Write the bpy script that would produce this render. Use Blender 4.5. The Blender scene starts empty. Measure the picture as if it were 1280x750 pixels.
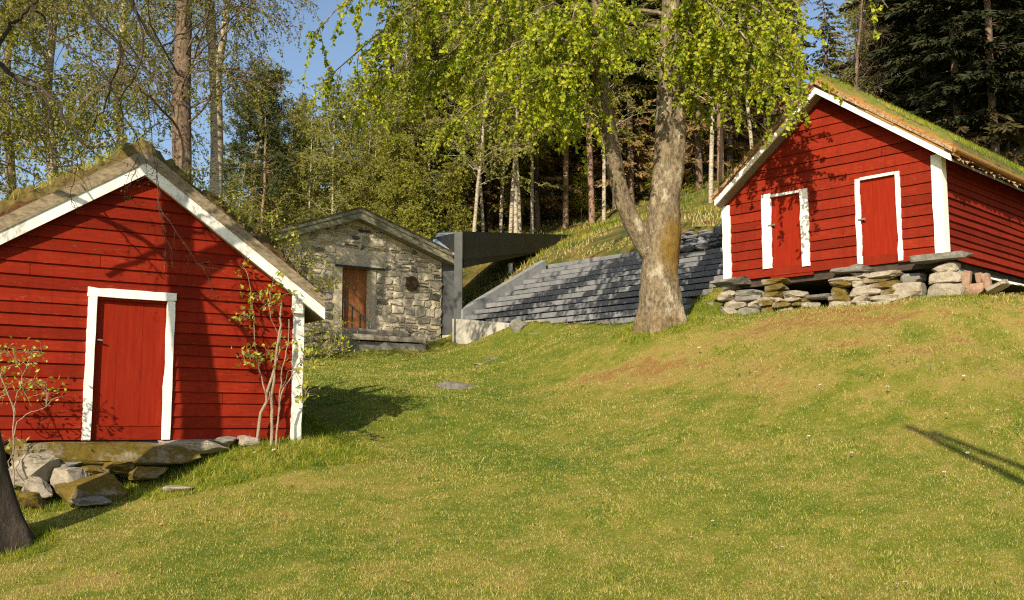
import bpy, math, random
import numpy as np
from mathutils import Vector, Matrix
rng = np.random.default_rng(7)
random.seed(7)
SC = bpy.context.scene
COL = SC.collection
# ------------------------------------------------------------------ camera
PITCH = math.atan(155/1280)
CP, SP = math.cos(PITCH), math.sin(PITCH)
def at(x, y, Y):
    """world point at world depth Y for a place measured on the photograph"""
    u = (x-640)/1280; v = (375-y)/1280
    d = np.array([u, CP - v*SP, SP + v*CP])
    return d*(Y/d[1])
def proj(P):
    P = np.asarray(P, float)
    f = P[..., 1]*CP + P[..., 2]*SP
    up = -P[..., 1]*SP + P[..., 2]*CP
    return np.stack([640+1280*P[..., 0]/f, 375-1280*up/f], -1)
cam = bpy.data.cameras.new('camera'); camo = bpy.data.objects.new('camera', cam)
COL.objects.link(camo); SC.camera = camo
camo.location = (0, 0, 0); camo.rotation_euler = (math.pi/2+PITCH, 0, 0)
cam.lens = 36; cam.sensor_width = 36; cam.clip_start = .1; cam.clip_end = 2000
# ------------------------------------------------------------------ light
SUN_AZ, SUN_EL = math.radians(19), math.radians(30)
LD = np.array([math.sin(SUN_AZ)*math.cos(SUN_EL), math.cos(SUN_AZ)*math.cos(SUN_EL), -math.sin(SUN_EL)])
sl = bpy.data.lights.new('sun', 'SUN'); sl.energy = 5.0; sl.angle = math.radians(.5); sl.color = (1, .87, .67)
so = bpy.data.objects.new('sun', sl); COL.objects.link(so)
so.rotation_euler = Vector(LD).to_track_quat('-Z', 'Y').to_euler()
so.location = (-10, -30, 20)
W = bpy.data.worlds.new('World'); SC.world = W; W.use_nodes = True
nt = W.node_tree; nt.nodes.clear()
sky = nt.nodes.new('ShaderNodeTexSky'); sky.sky_type = 'NISHITA'; sky.sun_disc = False
sky.sun_elevation = SUN_EL; sky.sun_rotation = math.atan2(-LD[0], -LD[1])
sky.air_density = 1.0; sky.dust_density = 1.2; sky.ozone_density = 1.2
bg = nt.nodes.new('ShaderNodeBackground'); bg.inputs[1].default_value = .105
wo = nt.nodes.new('ShaderNodeOutputWorld')
nt.links.new(sky.outputs[0], bg.inputs[0]); nt.links.new(bg.outputs[0], wo.inputs[0])
SC.view_settings.view_transform = 'Standard'; SC.view_settings.look = 'None'
SC.view_settings.exposure = 0.56; SC.view_settings.gamma = 1
SC.render.engine = 'CYCLES'; DENOISE = False; SC.cycles.filter_width = 1.2
SC.cycles.max_bounces = 6; SC.cycles.diffuse_bounces = 3; SC.cycles.transparent_max_bounces = 8
SC.cycles.transmission_bounces = 4; SC.cycles.use_denoising = DENOISE
try:
    SC.cycles.denoiser = 'OPENIMAGEDENOISE'; SC.cycles.denoising_input_passes = 'RGB_ALBEDO_NORMAL'
except Exception: pass
# ------------------------------------------------------------------ noise
def _hash(ix, iy, s):
    h = np.sin(ix*127.1 + iy*311.7 + s*74.7)*43758.5453
    return h - np.floor(h)
def vnoise(x, y, s=0):
    x = np.asarray(x, float); y = np.asarray(y, float)
    ix = np.floor(x); iy = np.floor(y); fx = x-ix; fy = y-iy
    fx = fx*fx*(3-2*fx); fy = fy*fy*(3-2*fy)
    return (_hash(ix, iy, s)*(1-fx)+_hash(ix+1, iy, s)*fx)*(1-fy) + (_hash(ix, iy+1, s)*(1-fx)+_hash(ix+1, iy+1, s)*fx)*fy
def fbm(x, y, o=4, s=0):
    r = 0; a = .5; t = 0
    for k in range(o):
        r = r+a*vnoise(x*2**k, y*2**k, s+k*13); t += a; a *= .5
    return r/t
def noise3(P, sc, seed=0):
    x, y, z = P[:, 0]*sc, P[:, 1]*sc, P[:, 2]*sc
    return (fbm(x+seed, y+z*.7, 3, seed)+fbm(y-seed, z+x*.7, 3, seed+5)+fbm(z+seed*2, x+y*.7, 3, seed+9))/3
def nrm(v):
    v = np.asarray(v, float); return v/(np.linalg.norm(v, axis=-1, keepdims=True)+1e-12)
# ------------------------------------------------------------------ materials
class NT:
    def __init__(s, name):
        s.m = bpy.data.materials.new(name); s.m.use_nodes = True
        s.t = s.m.node_tree; s.b = s.t.nodes['Principled BSDF']; s.out = s.t.nodes['Material Output']
        s.b.inputs['Specular IOR Level'].default_value = .25
        s.co = None
    def n(s, typ, **k):
        x = s.t.nodes.new(typ)
        for a, v in k.items(): setattr(x, a, v)
        return x
    def l(s, a, b): s.t.links.new(a, b)
    def coord(s):
        if s.co is None: s.co = s.n('ShaderNodeTexCoord').outputs['Object']
        return s.co
    def noise(s, scale, detail=4, rough=.55, stretch=None, loc=None):
        x = s.n('ShaderNodeTexNoise'); x.inputs['Scale'].default_value = scale
        x.inputs['Detail'].default_value = detail; x.inputs['Roughness'].default_value = rough
        c = s.coord()
        if stretch or loc:
            mp = s.n('ShaderNodeMapping'); mp.inputs['Scale'].default_value = stretch or (1, 1, 1)
            mp.inputs['Location'].default_value = loc or (0, 0, 0)
            s.l(c, mp.inputs[0]); c = mp.outputs[0]
        s.l(c, x.inputs['Vector']); return x.outputs['Fac']
    def vor(s, scale, feature='F1', stretch=None):
        x = s.n('ShaderNodeTexVoronoi'); x.feature = feature; x.inputs['Scale'].default_value = scale
        c = s.coord()
        if stretch:
            mp = s.n('ShaderNodeMapping'); mp.inputs['Scale'].default_value = stretch
            s.l(c, mp.inputs[0]); c = mp.outputs[0]
        s.l(c, x.inputs['Vector']); return x
    def ramp(s, fac, stops, interp='LINEAR'):
        r = s.n('ShaderNodeValToRGB'); e = r.color_ramp; e.interpolation = interp
        while len(e.elements) < len(stops): e.elements.new(.5)
        for el, (p, c) in zip(e.elements, stops):
            el.position = p; el.color = (*c, 1) if len(c) == 3 else c
        s.l(fac, r.inputs[0]); return r.outputs[0]
    def attr(s, name):
        a = s.n('ShaderNodeAttribute'); a.attribute_name = name; return a
    def mix(s, f, a, b, mode='MIX'):
        m = s.n('ShaderNodeMix'); m.data_type = 'RGBA'; m.blend_type = mode
        for v, k in ((f, 0), (a, 6), (b, 7)):
            if isinstance(v, (int, float)): m.inputs[k].default_value = v
            elif isinstance(v, tuple): m.inputs[k].default_value = (*v, 1)
            else: s.l(v, m.inputs[k])
        return m.outputs[2]
    def math(s, op, a, b=0.0, clamp=False):
        m = s.n('ShaderNodeMath'); m.operation = op; m.use_clamp = clamp
        for v, k in ((a, 0), (b, 1)):
            if isinstance(v, (int, float)): m.inputs[k].default_value = v
            else: s.l(v, m.inputs[k])
        return m.outputs[0]
    def color(s, c):
        if isinstance(c, tuple): s.b.inputs['Base Color'].default_value = (*c, 1)
        else: s.l(c, s.b.inputs['Base Color'])
    def rough(s, r): s.b.inputs['Roughness'].default_value = r; return s
    def bump(s, h, strength=.5, dist=.02):
        b = s.n('ShaderNodeBump'); b.inputs['Strength'].default_value = strength; b.inputs['Distance'].default_value = dist
        s.l(h, b.inputs['Height'])
        prev = s.b.inputs['Normal'].links
        if prev: s.l(prev[0].from_socket, b.inputs['Normal'])
        s.l(b.outputs[0], s.b.inputs['Normal'])
M = {}
def simple(name, c1, c2, scale=6, rough=.8, bump=.3, dist=.01, stretch=None, spec=.25, metal=0):
    t = NT(name); f = t.noise(scale, 6, .6, stretch)
    t.color(t.ramp(f, [(.3, c1), (.7, c2)])); t.rough(rough)
    t.b.inputs['Specular IOR Level'].default_value = spec; t.b.inputs['Metallic'].default_value = metal
    if bump: t.bump(f, bump, dist)
    M[name] = t.m; return t
def red_mat(name, base, worn, seed):
    t = NT(name)
    g = t.noise(5, 8, .65, (1, 1, 9), (seed, 0, 0)); b = t.noise(1.3, 4, .6, None, (seed, 3, 1)); f = t.noise(40, 4, .6, (.15, .15, 1))
    tint = t.attr('tint').outputs['Fac']
    d = tuple(x*.62 for x in base)
    c = t.ramp(g, [(.25, d), (.55, base), (.8, worn)])
    c = t.mix(t.ramp(b, [(.35, (0, 0, 0)), (.7, (.8, .8, .8))]), c, tuple(x*.62 for x in base))
    c = t.mix(1.0, c, t.ramp(tint, [(0, (.62, .60, .60)), (.5, (.95, .95, .95)), (1, (1.18, 1.22, 1.25))]), 'MULTIPLY')
    st = t.noise(2.2, 7, .7, (6, 6, .35), (seed*2, 1, 5)); c = t.mix(t.ramp(st, [(.50, (0, 0, 0)), (.72, (.6, .6, .6))]), c, tuple(x*.45 for x in base))
    kn = t.noise(16, 3, .5, (1, 1, 2.2), (seed, 9, 4)); c = t.mix(t.ramp(kn, [(.70, (0, 0, 0)), (.75, (.7, .7, .7))]), c, (.05, .012, .008))
    # rain-faded scuffs and bare flecks of wood
    fl = t.noise(9, 7, .75, (1, 1, 3.5), (seed, 7, 2))
    c = t.mix(t.ramp(fl, [(.60, (0, 0, 0)), (.74, (.55, .55, .55))]), c, (.36, .15, .085))
    t.color(c); t.rough(.8); t.b.inputs['Specular IOR Level'].default_value = .08
    t.bump(f, .25, .004); t.bump(g, .3, .006); M[name] = t.m
red_mat('red_paint', (.25, .019, .006), (.31, .034, .011), 1.0)
red_mat('red_paint_faded', (.24, .022, .008), (.31, .045, .018), 5.0)
t = NT('red_door'); g = t.noise(3, 8, .7, (7, 1, .7)); f = t.noise(30, 4, .6, (3, 3, .12))
c = t.ramp(g, [(.3, (.195, .012, .005)), (.6, (.24, .020, .007)), (.8, (.24, .036, .014))])
sc_ = t.noise(14, 8, .8, (4, 4, .6)); c = t.mix(t.ramp(sc_, [(.68, (0, 0, 0)), (.8, (.5, .5, .5))]), c, (.5, .22, .13))
t.color(c); t.rough(.85); t.b.inputs['Specular IOR Level'].default_value = .06; t.bump(f, .2, .003); M['red_door'] = t.m
def white_mat(name, amount):
    t = NT(name); g = t.noise(9, 9, .72, (1, 1, 1)); s = t.noise(35, 5, .7, (.5, .5, .25)); big = t.noise(2.2, 3, .5)
    c = t.ramp(g, [(.3, (.76, .73, .64)), (.6, (.90, .88, .80))])
    k = t.math('MULTIPLY', t.ramp(s, [(.56-amount*.2, (0, 0, 0)), (.68-amount*.12, (1, 1, 1))]), t.ramp(big, [(.42, (0, 0, 0)), (.62, (1, 1, 1))]))
    c = t.mix(t.math('MULTIPLY', k, .5+amount*.5), c, (.33, .32, .29))
    t.color(c); t.rough(.7); t.bump(s, .25, .004); M[name] = t.m
white_mat('white_paint', .15); white_mat('white_paint_worn', .75)
simple('weathered_wood', (.13, .115, .085), (.30, .27, .20), 7, .85, .5, .008, (1, 5, 5))
simple('weathered_wood_pale', (.13, .10, .06), (.33, .265, .17), 6, .85, .5, .008, (2, 2, 5))
simple('amber_wood', (.17, .08, .022), (.42, .22, .065), 9, .8, .5, .008, (2, 2, 6))
simple('birch_bark_layer', (.07, .035, .016), (.50, .34, .19), 9, .8, .6, .01, (3, 1, 3))
simple('dark_timber', (.03, .022, .016), (.075, .055, .04), 6, .9, .4)
simple('peat', (.035, .02, .01), (.17, .085, .03), 14, 1, .9, .03)
simple('concrete', (.36, .34, .29), (.56, .53, .46), 3.5, .85, .35)
simple('steel_grey', (.03, .034, .032), (.055, .06, .057), 4, .5, .1, .01, None, .5, .2)
simple('dark_steel', (.014, .015, .013), (.034, .034, .028), 3, .55, .1, .01, None, .4)
simple('sheet_metal', (.22, .30, .40), (.60, .66, .72), 5, .4, .3, .01, (3, 1, 1), .5, .4)
simple('rust_door', (.20, .075, .025), (.30, .12, .04), 3, .65, .2, .006, (6, 1, .6))
simple('iron', (.10, .10, .10), (.2, .2, .19), 20, .6, .1)
simple('fascia_lichen', (.10, .095, .065), (.30, .29, .19), 5, .9, .5, .01, (1, 1, 3))
simple('dark_glass', (.012, .014, .016), (.03, .034, .036), 2, .45, 0, .01, None, .5)
simple('brick_red', (.20, .125, .08), (.34, .22, .145), 10, .9, .4)
simple('peat_moss', (.05, .03, .012), (.15, .12, .03), 9, 1, .8, .03); simple('soil_brown', (.05, .035, .018), (.16, .11, .055), 9, 1, .6, .02)
def stone_mat(name, a, b, lichen, moss, ms, seed=0):
    t = NT(name); f = t.noise(5, 9, .68, None, (seed, 0, 0)); v = t.noise(22, 6, .7, None, (0, seed, 0)); mo = t.noise(3.2, 6, .7, None, (3, seed, 1))
    c = t.ramp(f, [(.28, a), (.7, b)])
    c = t.mix(t.ramp(v, [(.58, (0, 0, 0)), (.68, (.75, .75, .75))]), c, lichen)
    c = t.mix(t.ramp(mo, [(ms, (0, 0, 0)), (ms+.14, (1, 1, 1))]), c, t.ramp(v, [(.3, tuple(x*.5 for x in moss)), (.7, moss)]))
    tint = t.attr('tint').outputs['Fac']
    t.color(c); t.rough(.92); t.bump(f, .7, .03); t.bump(v, .5, .01); M[name] = t.m
stone_mat('stone_warm', (.16, .135, .10), (.40, .35, .27), (.55, .53, .47), (.16, .115, .02), .60, 1)
stone_mat('stone_mossy', (.12, .10, .07), (.30, .25, .18), (.45, .43, .38), (.15, .105, .014), .40, 4)
stone_mat('stone_grey', (.10, .096, .083), (.25, .235, .20), (.36, .35, .31), (.14, .11, .02), .64, 8)
t = NT('house_stone'); tint = t.attr('tint').outputs['Fac']; f = t.noise(6, 8, .68); v = t.noise(25, 5, .7)
c = t.ramp(tint, [(0, (.10, .10, .088)), (.2, (.16, .155, .13)), (.45, (.35, .315, .235)), (.72, (.50, .445, .335)), (1, (.64, .57, .44))])
c = t.mix(.75, c, t.ramp(f, [(.25, (.45, .45, .45)), (.75, (1.35, 1.35, 1.35))]), 'MULTIPLY')
c = t.mix(t.ramp(v, [(.6, (0, 0, 0)), (.7, (.6, .6, .6))]), c, (.5, .46, .36))
t.color(c); t.rough(.95); t.bump(f, .6, .03); M['house_stone'] = t.m
simple('house_mortar', (.36, .31, .22), (.66, .57, .41), 9, .95, .5, .02)
t = NT('slate'); tint = t.attr('tint').outputs['Fac']; f = t.noise(4, 8, .65); v = t.noise(7, 6, .7, (6, 6, .9))
c = t.ramp(tint, [(0, (.115, .122, .13)), (.5, (.17, .178, .187)), (.82, (.225, .228, .23)), (1, (.36, .33, .27))])
c = t.mix(.8, c, t.ramp(f, [(.25, (.55, .55, .56)), (.75, (1.35, 1.32, 1.28))]), 'MULTIPLY')
c = t.mix(t.ramp(v, [(.58, (0, 0, 0)), (.72, (.45, .45, .45))]), c, (.09, .09, .085))
t.color(c); t.rough(.6); t.bump(f, .5, .02); M['slate'] = t.m
def bark_mat(name, a, b, fleck, fs, moss=None, mz=None, vs=(1, 1, .35), sc=9):
    t = NT(name); f = t.noise(sc, 9, .7, vs); v = t.noise(3.3, 6, .7, (1, 1, .6)); q = t.noise(26, 6, .7, (1, 1, .5))
    c = t.ramp(f, [(.3, a), (.65, b)])
    c = t.mix(t.ramp(v, [(fs, (0, 0, 0)), (fs+.1, (1, 1, 1))]), c, t.ramp(q, [(.3, tuple(x*.6 for x in fleck)), (.7, fleck)]))
    if moss:
        mm = t.noise(1.7, 7, .72, (1, 1, .5), (4, 2, 8))
        at_ = t.attr('moss').outputs['Fac']
        k = t.math('MULTIPLY', t.ramp(t.math('ADD', t.math('ADD', t.math('MULTIPLY', mm, .6), t.math('MULTIPLY', q, .4)), t.math('MULTIPLY', at_, .30)), [(.58, (0, 0, 0)), (.88, (1, 1, 1))]), .85)
        c = t.mix(k, c, t.ramp(q, [(.3, tuple(x*.45 for x in moss)), (.7, moss)]))
    t.color(c); t.rough(.95); t.bump(f, 1, .05); t.bump(q, .5, .012); M[name] = t.m
bark_mat('maple_bark', (.03, .022, .014), (.28, .22, .135), (.50, .43, .31), .54, (.24, .14, .014), 1, (1, 1, .5), 17)
bark_mat('dark_bark', (.022, .017, .012), (.075, .058, .042), (.13, .12, .10), .60)
bark_mat('brown_bark', (.05, .036, .025), (.24, .17, .115), (.38, .32, .25), .56, None, None, (1, 1, .6), 14)
bark_mat('pine_bark', (.14, .085, .055), (.33, .215, .145), (.42, .32, .24), .56)
bark_mat('sapling_bark', (.20, .15, .10), (.42, .32, .22), (.5, .44, .36), .55, sc=20)
bark_mat('twig_bark', (.12, .085, .055), (.25, .18, .12), (.3, .24, .18), .6, sc=20)
t = NT('birch_bark'); f = t.noise(6, 7, .7, (1.2, 1.2, 5)); v = t.noise(2.2, 6, .65, (1, 1, .8))
c = t.ramp(f, [(.36, (.05, .04, .03)), (.47, (.34, .29, .21)), (.72, (.56, .50, .40))])
c = t.mix(t.ramp(v, [(.52, (0, 0, 0)), (.66, (.85, .85, .85))]), c, (.16, .12, .08))
t.color(c); t.rough(.85); t.bump(f, .6, .02); M['birch_bark'] = t.m
def leaf_mat(name, stops, trans=.45, rough=.5):
    t = NT(name); tint = t.attr('tint').outputs['Fac']; c = t.ramp(tint, stops)
    t.color(c); t.rough(rough); t.b.inputs['Specular IOR Level'].default_value = .3
    tr = t.n('ShaderNodeBsdfTranslucent'); mx = t.n('ShaderNodeMixShader'); mx.inputs[0].default_value = trans
    hs = t.n('ShaderNodeHueSaturation'); hs.inputs['Value'].default_value = 1.25; hs.inputs['Saturation'].default_value = 1.05
    t.l(c, hs.inputs['Color']); t.l(hs.outputs[0], tr.inputs[0])
    t.l(t.b.outputs[0], mx.inputs[1]); t.l(tr.outputs[0], mx.inputs[2]); t.l(mx.outputs[0], t.out.inputs[0]); M[name] = t.m
leaf_mat('maple_leaf', [(0, (.09, .15, .010)), (.5, (.28, .34, .016)), (1, (.50, .50, .03))])
leaf_mat('birch_leaf', [(0, (.09, .10, .015)), (.5, (.19, .19, .025)), (1, (.32, .30, .04))])
leaf_mat('birch_leaf_fresh', [(0, (.12, .14, .015)), (.5, (.26, .27, .028)), (1, (.40, .38, .045))])
leaf_mat('haze_leaf', [(0, (.12, .13, .02)), (.5, (.24, .25, .032)), (1, (.38, .36, .06))])
leaf_mat('bud_leaf', [(0, (.18, .21, .02)), (.5, (.36, .38, .035)), (1, (.55, .52, .07))], .4)
leaf_mat('spruce_needle', [(0, (.04, .05, .010)), (.35, (.105, .118, .021)), (.7, (.20, .185, .036)), (.85, (.20, .13, .042)), (1, (.28, .18, .075))], .12, .7)
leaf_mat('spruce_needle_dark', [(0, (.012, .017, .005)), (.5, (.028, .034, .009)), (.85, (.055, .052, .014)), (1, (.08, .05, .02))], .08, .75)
leaf_mat('pine_needle', [(0, (.025, .036, .010)), (.6, (.06, .075, .018)), (1, (.10, .10, .028))], .12, .7)
leaf_mat('grass', [(0, (.045, .10, .004)), (.25, (.135, .215, .007)), (.5, (.31, .32, .018)), (.72, (.52, .45, .13)), (.88, (.66, .57, .27)), (1, (.32, .145, .03))], .42, .6)
leaf_mat('daisy_petal', [(0, (.8, .8, .78)), (1, (.85, .85, .82))], .3)
leaf_mat('dead_leaf', [(0, (.12, .06, .025)), (1, (.40, .26, .12))], .2, .8)
# ------------------------------------------------------------------ meshes
def np_mesh(name, V, loops, starts, mats, mi=None, smooth=False, attrs=None, fattrs=None):
    me = bpy.data.meshes.new(name)
    V = np.ascontiguousarray(V, np.float32)
    loops = np.ascontiguousarray(loops, np.int32); starts = np.ascontiguousarray(starts, np.int32)
    me.vertices.add(len(V)); me.vertices.foreach_set('co', V.ravel())
    me.loops.add(len(loops)); me.loops.foreach_set('vertex_index', loops)
    me.polygons.add(len(starts)); me.polygons.foreach_set('loop_start', starts)
    if mi is not None: me.polygons.foreach_set('material_index', np.ascontiguousarray(mi, np.int32))
    sm = np.broadcast_to(np.asarray(smooth, bool), (len(starts),))
    me.polygons.foreach_set('use_smooth', np.ascontiguousarray(sm))
    for m in mats: me.materials.append(M[m])
    for k, a in (attrs or {}).items():
        x = me.attributes.new(k, 'FLOAT', 'POINT'); x.data.foreach_set('value', np.ascontiguousarray(a, np.float32))
    me.update(calc_edges=True); me.validate()
    return me
class MB:
    def __init__(s): s.V = []; s.F = []; s.MI = []; s.S = []; s.A = []; s.n = 0
    def add(s, V, F, mi=0, smooth=False, tint=.5):
        V = np.asarray(V, float).reshape(-1, 3); s.V.append(V)
        s.A.append(np.broadcast_to(np.asarray(tint, float), (len(V),)))
        for f in F:
            s.F.append(np.asarray(f, int)+s.n); s.MI.append(mi); s.S.append(smooth)
        s.n += len(V)
    def quads(s, V, Q, mi=0, smooth=False, tint=.5):      # Q (N,k)
        V = np.asarray(V, float); s.V.append(V); s.A.append(np.broadcast_to(np.asarray(tint, float), (len(V),)))
        Q = np.asarray(Q, int)+s.n
        s.F.append(Q); s.MI.append(mi); s.S.append(smooth); s.n += len(V)
    def tube(s, P, R, n=6, mi=0, cap=True, tint=.5, wob=0, seed=0, smooth=True):
        P = np.asarray(P, float); R = np.broadcast_to(np.asarray(R, float), (len(P),))
        T = np.gradient(P, axis=0); T = nrm(T)
        ref = np.array([0, 0, 1.]) if abs(T[0][2]) < .8 else np.array([1., 0, 0])
        U = []
        u = nrm(np.cross(T[0], ref))
        for k in range(len(P)):
            u = nrm(u - T[k]*np.dot(u, T[k])); U.append(u)
        U = np.array(U); Wv = np.cross(T, U)
        a = np.linspace(0, 2*np.pi, n, endpoint=False)
        rr = R[:, None]*np.ones(n)[None]
        V = P[:, None]+rr[..., None]*(np.cos(a)[None, :, None]*U[:, None]+np.sin(a)[None, :, None]*Wv[:, None])
        V = V.reshape(-1, 3)
        if wob:
            C = np.repeat(P, n, 0); d = V-C; k = 1+wob*(noise3(V, 2.2/max(R.max(), .05)*.35, seed)-.5)*2
            V = C+d*k[:, None]
        k = np.arange(len(P)-1)[:, None]*n; j = np.arange(n)[None]; j2 = (j+1) % n
        Q = np.stack([k+j, k+j2, k+n+j2, k+n+j], -1).reshape(-1, 4)
        s.quads(V, Q, mi, smooth, tint)
        if cap:
            s.add(V[-n:], [list(range(n))], mi, False, tint); s.add(V[:n], [list(range(n))[::-1]], mi, False, tint)
        return V
    def box(s, o, ex, ey, ez, mi=0, tint=.5):
        """box from corner o with three edge vectors"""
        o, ex, ey, ez = (np.asarray(q, float) for q in (o, ex, ey, ez))
        V = [o, o+ex, o+ex+ey, o+ey, o+ez, o+ex+ez, o+ex+ey+ez, o+ey+ez]
        F = [[0, 3, 2, 1], [4, 5, 6, 7], [0, 1, 5, 4], [1, 2, 6, 5], [2, 3, 7, 6], [3, 0, 4, 7]]
        if np.dot(np.cross(ex, ey), ez) < 0: F = [f[::-1] for f in F]
        s.add(V, F, mi, False, tint)
    def build(s, name, mats, parent=None, extra=None, mat=None):
        if isinstance(mats, str): mats = [mats]
        V = np.concatenate(s.V); A = np.concatenate(s.A)
        loops = []; counts = []; mi = []; sm = []
        for f, m, q in zip(s.F, s.MI, s.S):
            if f.ndim == 1:
                loops.append(f); counts.append(np.array([len(f)])); mi.append(np.array([m])); sm.append(np.array([q]))
            else:
                loops.append(f.ravel()); counts.append(np.full(len(f), f.shape[1])); mi.append(np.full(len(f), m)); sm.append(np.full(len(f), q))
        counts = np.concatenate(counts); starts = np.concatenate([[0], np.cumsum(counts)[:-1]])
        at_ = {'tint': A}; at_.update(extra or {})
        me = np_mesh(name, V, np.concatenate(loops), starts, mats, np.concatenate(mi), np.concatenate(sm), at_)
        o = bpy.data.objects.new(name, me); COL.objects.link(o)
        if parent is not None: o.parent = parent
        return o
def leaves(mb, P, A, S, L, Wd, tint, mi=0, fold=.18):
    """one folded leaf per point: A along, S sideways"""
    P = np.asarray(P); A = nrm(A); S = nrm(S - A*np.sum(S*A, -1, keepdims=True)); N = np.cross(A, S)
    L = np.broadcast_to(L, (len(P),))[:, None]; Wd = np.broadcast_to(Wd, (len(P),))[:, None]
    V = np.stack([P, P+A*L*.45+S*Wd*.5+N*Wd*fold, P+A*L, P+A*L*.45-S*Wd*.5+N*Wd*fold], 1).reshape(-1, 3)
    k = np.arange(len(P))[:, None]*4
    mb.quads(V, k+np.arange(4)[None], mi, False, np.repeat(np.broadcast_to(tint, (len(P),)), 4))
def rdir(n, up=0.0, r=None):
    r = r or rng
    v = r.normal(size=(n, 3)); v = nrm(v); v[:, 2] += up; return nrm(v)
def empty(name, loc=(0, 0, 0), R=None):
    o = bpy.data.objects.new(name, None); COL.objects.link(o); o.empty_display_size = .2
    if R is not None:
        Mx = Matrix.Identity(4)
        for i in range(3):
            for j in range(3): Mx[i][j] = float(R[i][j])
            Mx[i][3] = float(loc[i])
        o.matrix_world = Mx
    else: o.location = [float(q) for q in loc]
    return o
def tag(o, label=None, cat=None, group=None, kind=None):
    if label: o['label'] = label
    if cat: o['category'] = cat
    if group: o['group'] = group
    if kind: o['kind'] = kind
    return o
# ------------------------------------------------------------------ placing of the buildings
def frame2(angle_deg, C):
    """right axis at angle from straight ahead; inward axis is 90 deg to its left"""
    a = math.radians(angle_deg)
    r = np.array([math.sin(a), math.cos(a), 0]); i = np.array([-math.cos(a), math.sin(a), 0])
    return r, i, np.array([0, 0, 1.]), np.asarray(C, float)
LS = frame2(55.6, at(372, 548, 13.5))          # left shed, front right corner
a_ = math.radians(45.5)
RS = (np.array([math.sin(math.pi-a_), math.cos(math.pi-a_), 0]), np.array([math.cos(math.pi/2-a_), math.sin(math.pi/2-a_), 0]), np.array([0, 0, 1.]), at(1180, 321, 18.0))
RS = (nrm(np.array([.7009, -.7133, 0])), nrm(np.array([.7133, .7009, 0])), np.array([0, 0, 1.]), at(1180, 321, 18.0))
SH = frame2(55.6, at(551, 428, 29.0))          # stone house, front right corner
WL = (nrm(np.array([.7009, -.7133, 0])), nrm(np.array([.7133, .7009, 0])), np.array([0, 0, 1.]), at(905, 350, 22.7))   # slate terrace, bottom right
def loc2(fr, P):
    d = np.asarray(P, float)[..., :3]-fr[3]
    return d@fr[0], d@fr[1]
# ------------------------------------------------------------------ ground
cp_ = [at(*q) for q in [
 (0,750,8.4),(320,750,8.4),(640,750,8.4),(960,750,8.4),(1280,750,8.4),
 (15,684,9.7),(60,632,11.2),(150,614,11.8),(230,592,12.3),(300,562,12.85),(372,549,13.45),(-80,640,10.6),
 (200,690,9.6),(400,640,11.0),(640,650,10.7),(640,600,12.3),(500,560,14.4),(640,550,14.6),
 (497,497,16.6),(560,487,18.8),(440,470,20.5),(640,490,18.6),(640,450,22.6),(575,432,27.8),(551,429,28.6),(480,433,27.5),(420,437,26.6),(385,440,25.5),
 (1130,532,13.2),(1280,540,12.6),(900,534,13.9),(1280,640,10.3),(960,640,10.5),(760,540,14.6),
 (1000,470,15.3),(1200,450,15.0),(860,465,17.2),(760,450,19.2),(700,425,22.0),(1280,430,15.6),
 (915,397,20.4),(980,388,19.6),(1050,384,18.9),(1120,378,18.2),(1190,371,17.5),(1280,366,17.9),
 (825,403,20.2),]]
def _slope(px, py, SLP=.52):
    d = at(px, py, 1.0); n = WL[2]-WL[1]*SLP; return d*((WL[3]@n)/(d@n))
cp_ += [_slope(*q) for q in [(657,403),(700,404),(760,404),(800,400),(862,388),(882,373),(903,352)]]
TZ = at(1180, 371, 17.6)[2]
c0, i0, r0 = RS[3], RS[1], RS[0]
for a, b in ((0, 1.5), (-2, 2.5), (-4.4, 2), (0, 5), (-2.3, 5), (-4.4, 5), (2, 1.5), (4, 4)):
    p = c0+r0*a+i0*b; cp_.append(np.array([p[0], p[1], TZ+.05+.05*b]))
lb = lambda a, b, z: cp_.append(np.array([*(LS[3]+LS[0]*a+LS[1]*b)[:2], z]))
for a, b, z in ((0, 2.5, .12), (0, 5, .45), (-2, 3, -.1), (-4, 2.5, -.35), (-2, 6, .55), (-5, 5, .2), (-6.5, 1, -.55), (-4.4, .45, -.36), (-4.6, 1.6, -.3), (-9, 4, -.3), (1.3, 4, .55)): lb(a, b, z)
hz = SH[3][2]
for a, b, z in ((-2.5, 2, 0.05), (-5.2, 1, 0), (-5.2, 5, .4), (0, 6, .6), (-8, 2, -.2), (-9, 8, .6)):
    p = SH[3]+SH[0]*a+SH[1]*b; cp_.append(np.array([p[0], p[1], hz+z]))
for q in [(675,331,31.5),(770,318,28.8),(900,287,25.6),(700,303,36),(745,278,41),(870,262,33),(900,225,40),(600,384,29.8),(620,352,32.5),(640,318,36.5),(660,286,43),(560,300,43),(590,340,36)]:
    cp_.append(at(*q))
for q in [(0,0,-1.75),(-7,2,-1.9),(7,2,-1.75),(0,5,-1.62),(-9,8,-1.5),(9,8,-1.3),(-14,14,-1.0),(13,14,.8),(16,20,2.9),(14,27,5.4),(18,36,9.5),(-20,30,2.2),(-12,30,2.2),
          (-8,46,6.5),(-20,50,6.5),(-40,50,5),(0,60,14.5),(-20,75,13),(20,60,19),(40,50,17),(0,90,25),(-40,95,17),(40,95,32),(30,30,7),(-35,20,-1),(35,8,1),(-30,0,-2.5),(30,-8,-2),(0,-10,-2)]:
    cp_.append(np.array(q, float))
CPT = np.array(cp_)
_bt = np.array([loc2(WL, _slope(*q)) for q in [(576,397),(657,403),(700,404),(760,404),(800,400),(862,388),(882,373),(903,352)]]); BOT_A, BOT_B = _bt[:, 0], _bt[:, 1]+.05
print('bottom', BOT_A, BOT_B)
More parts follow.
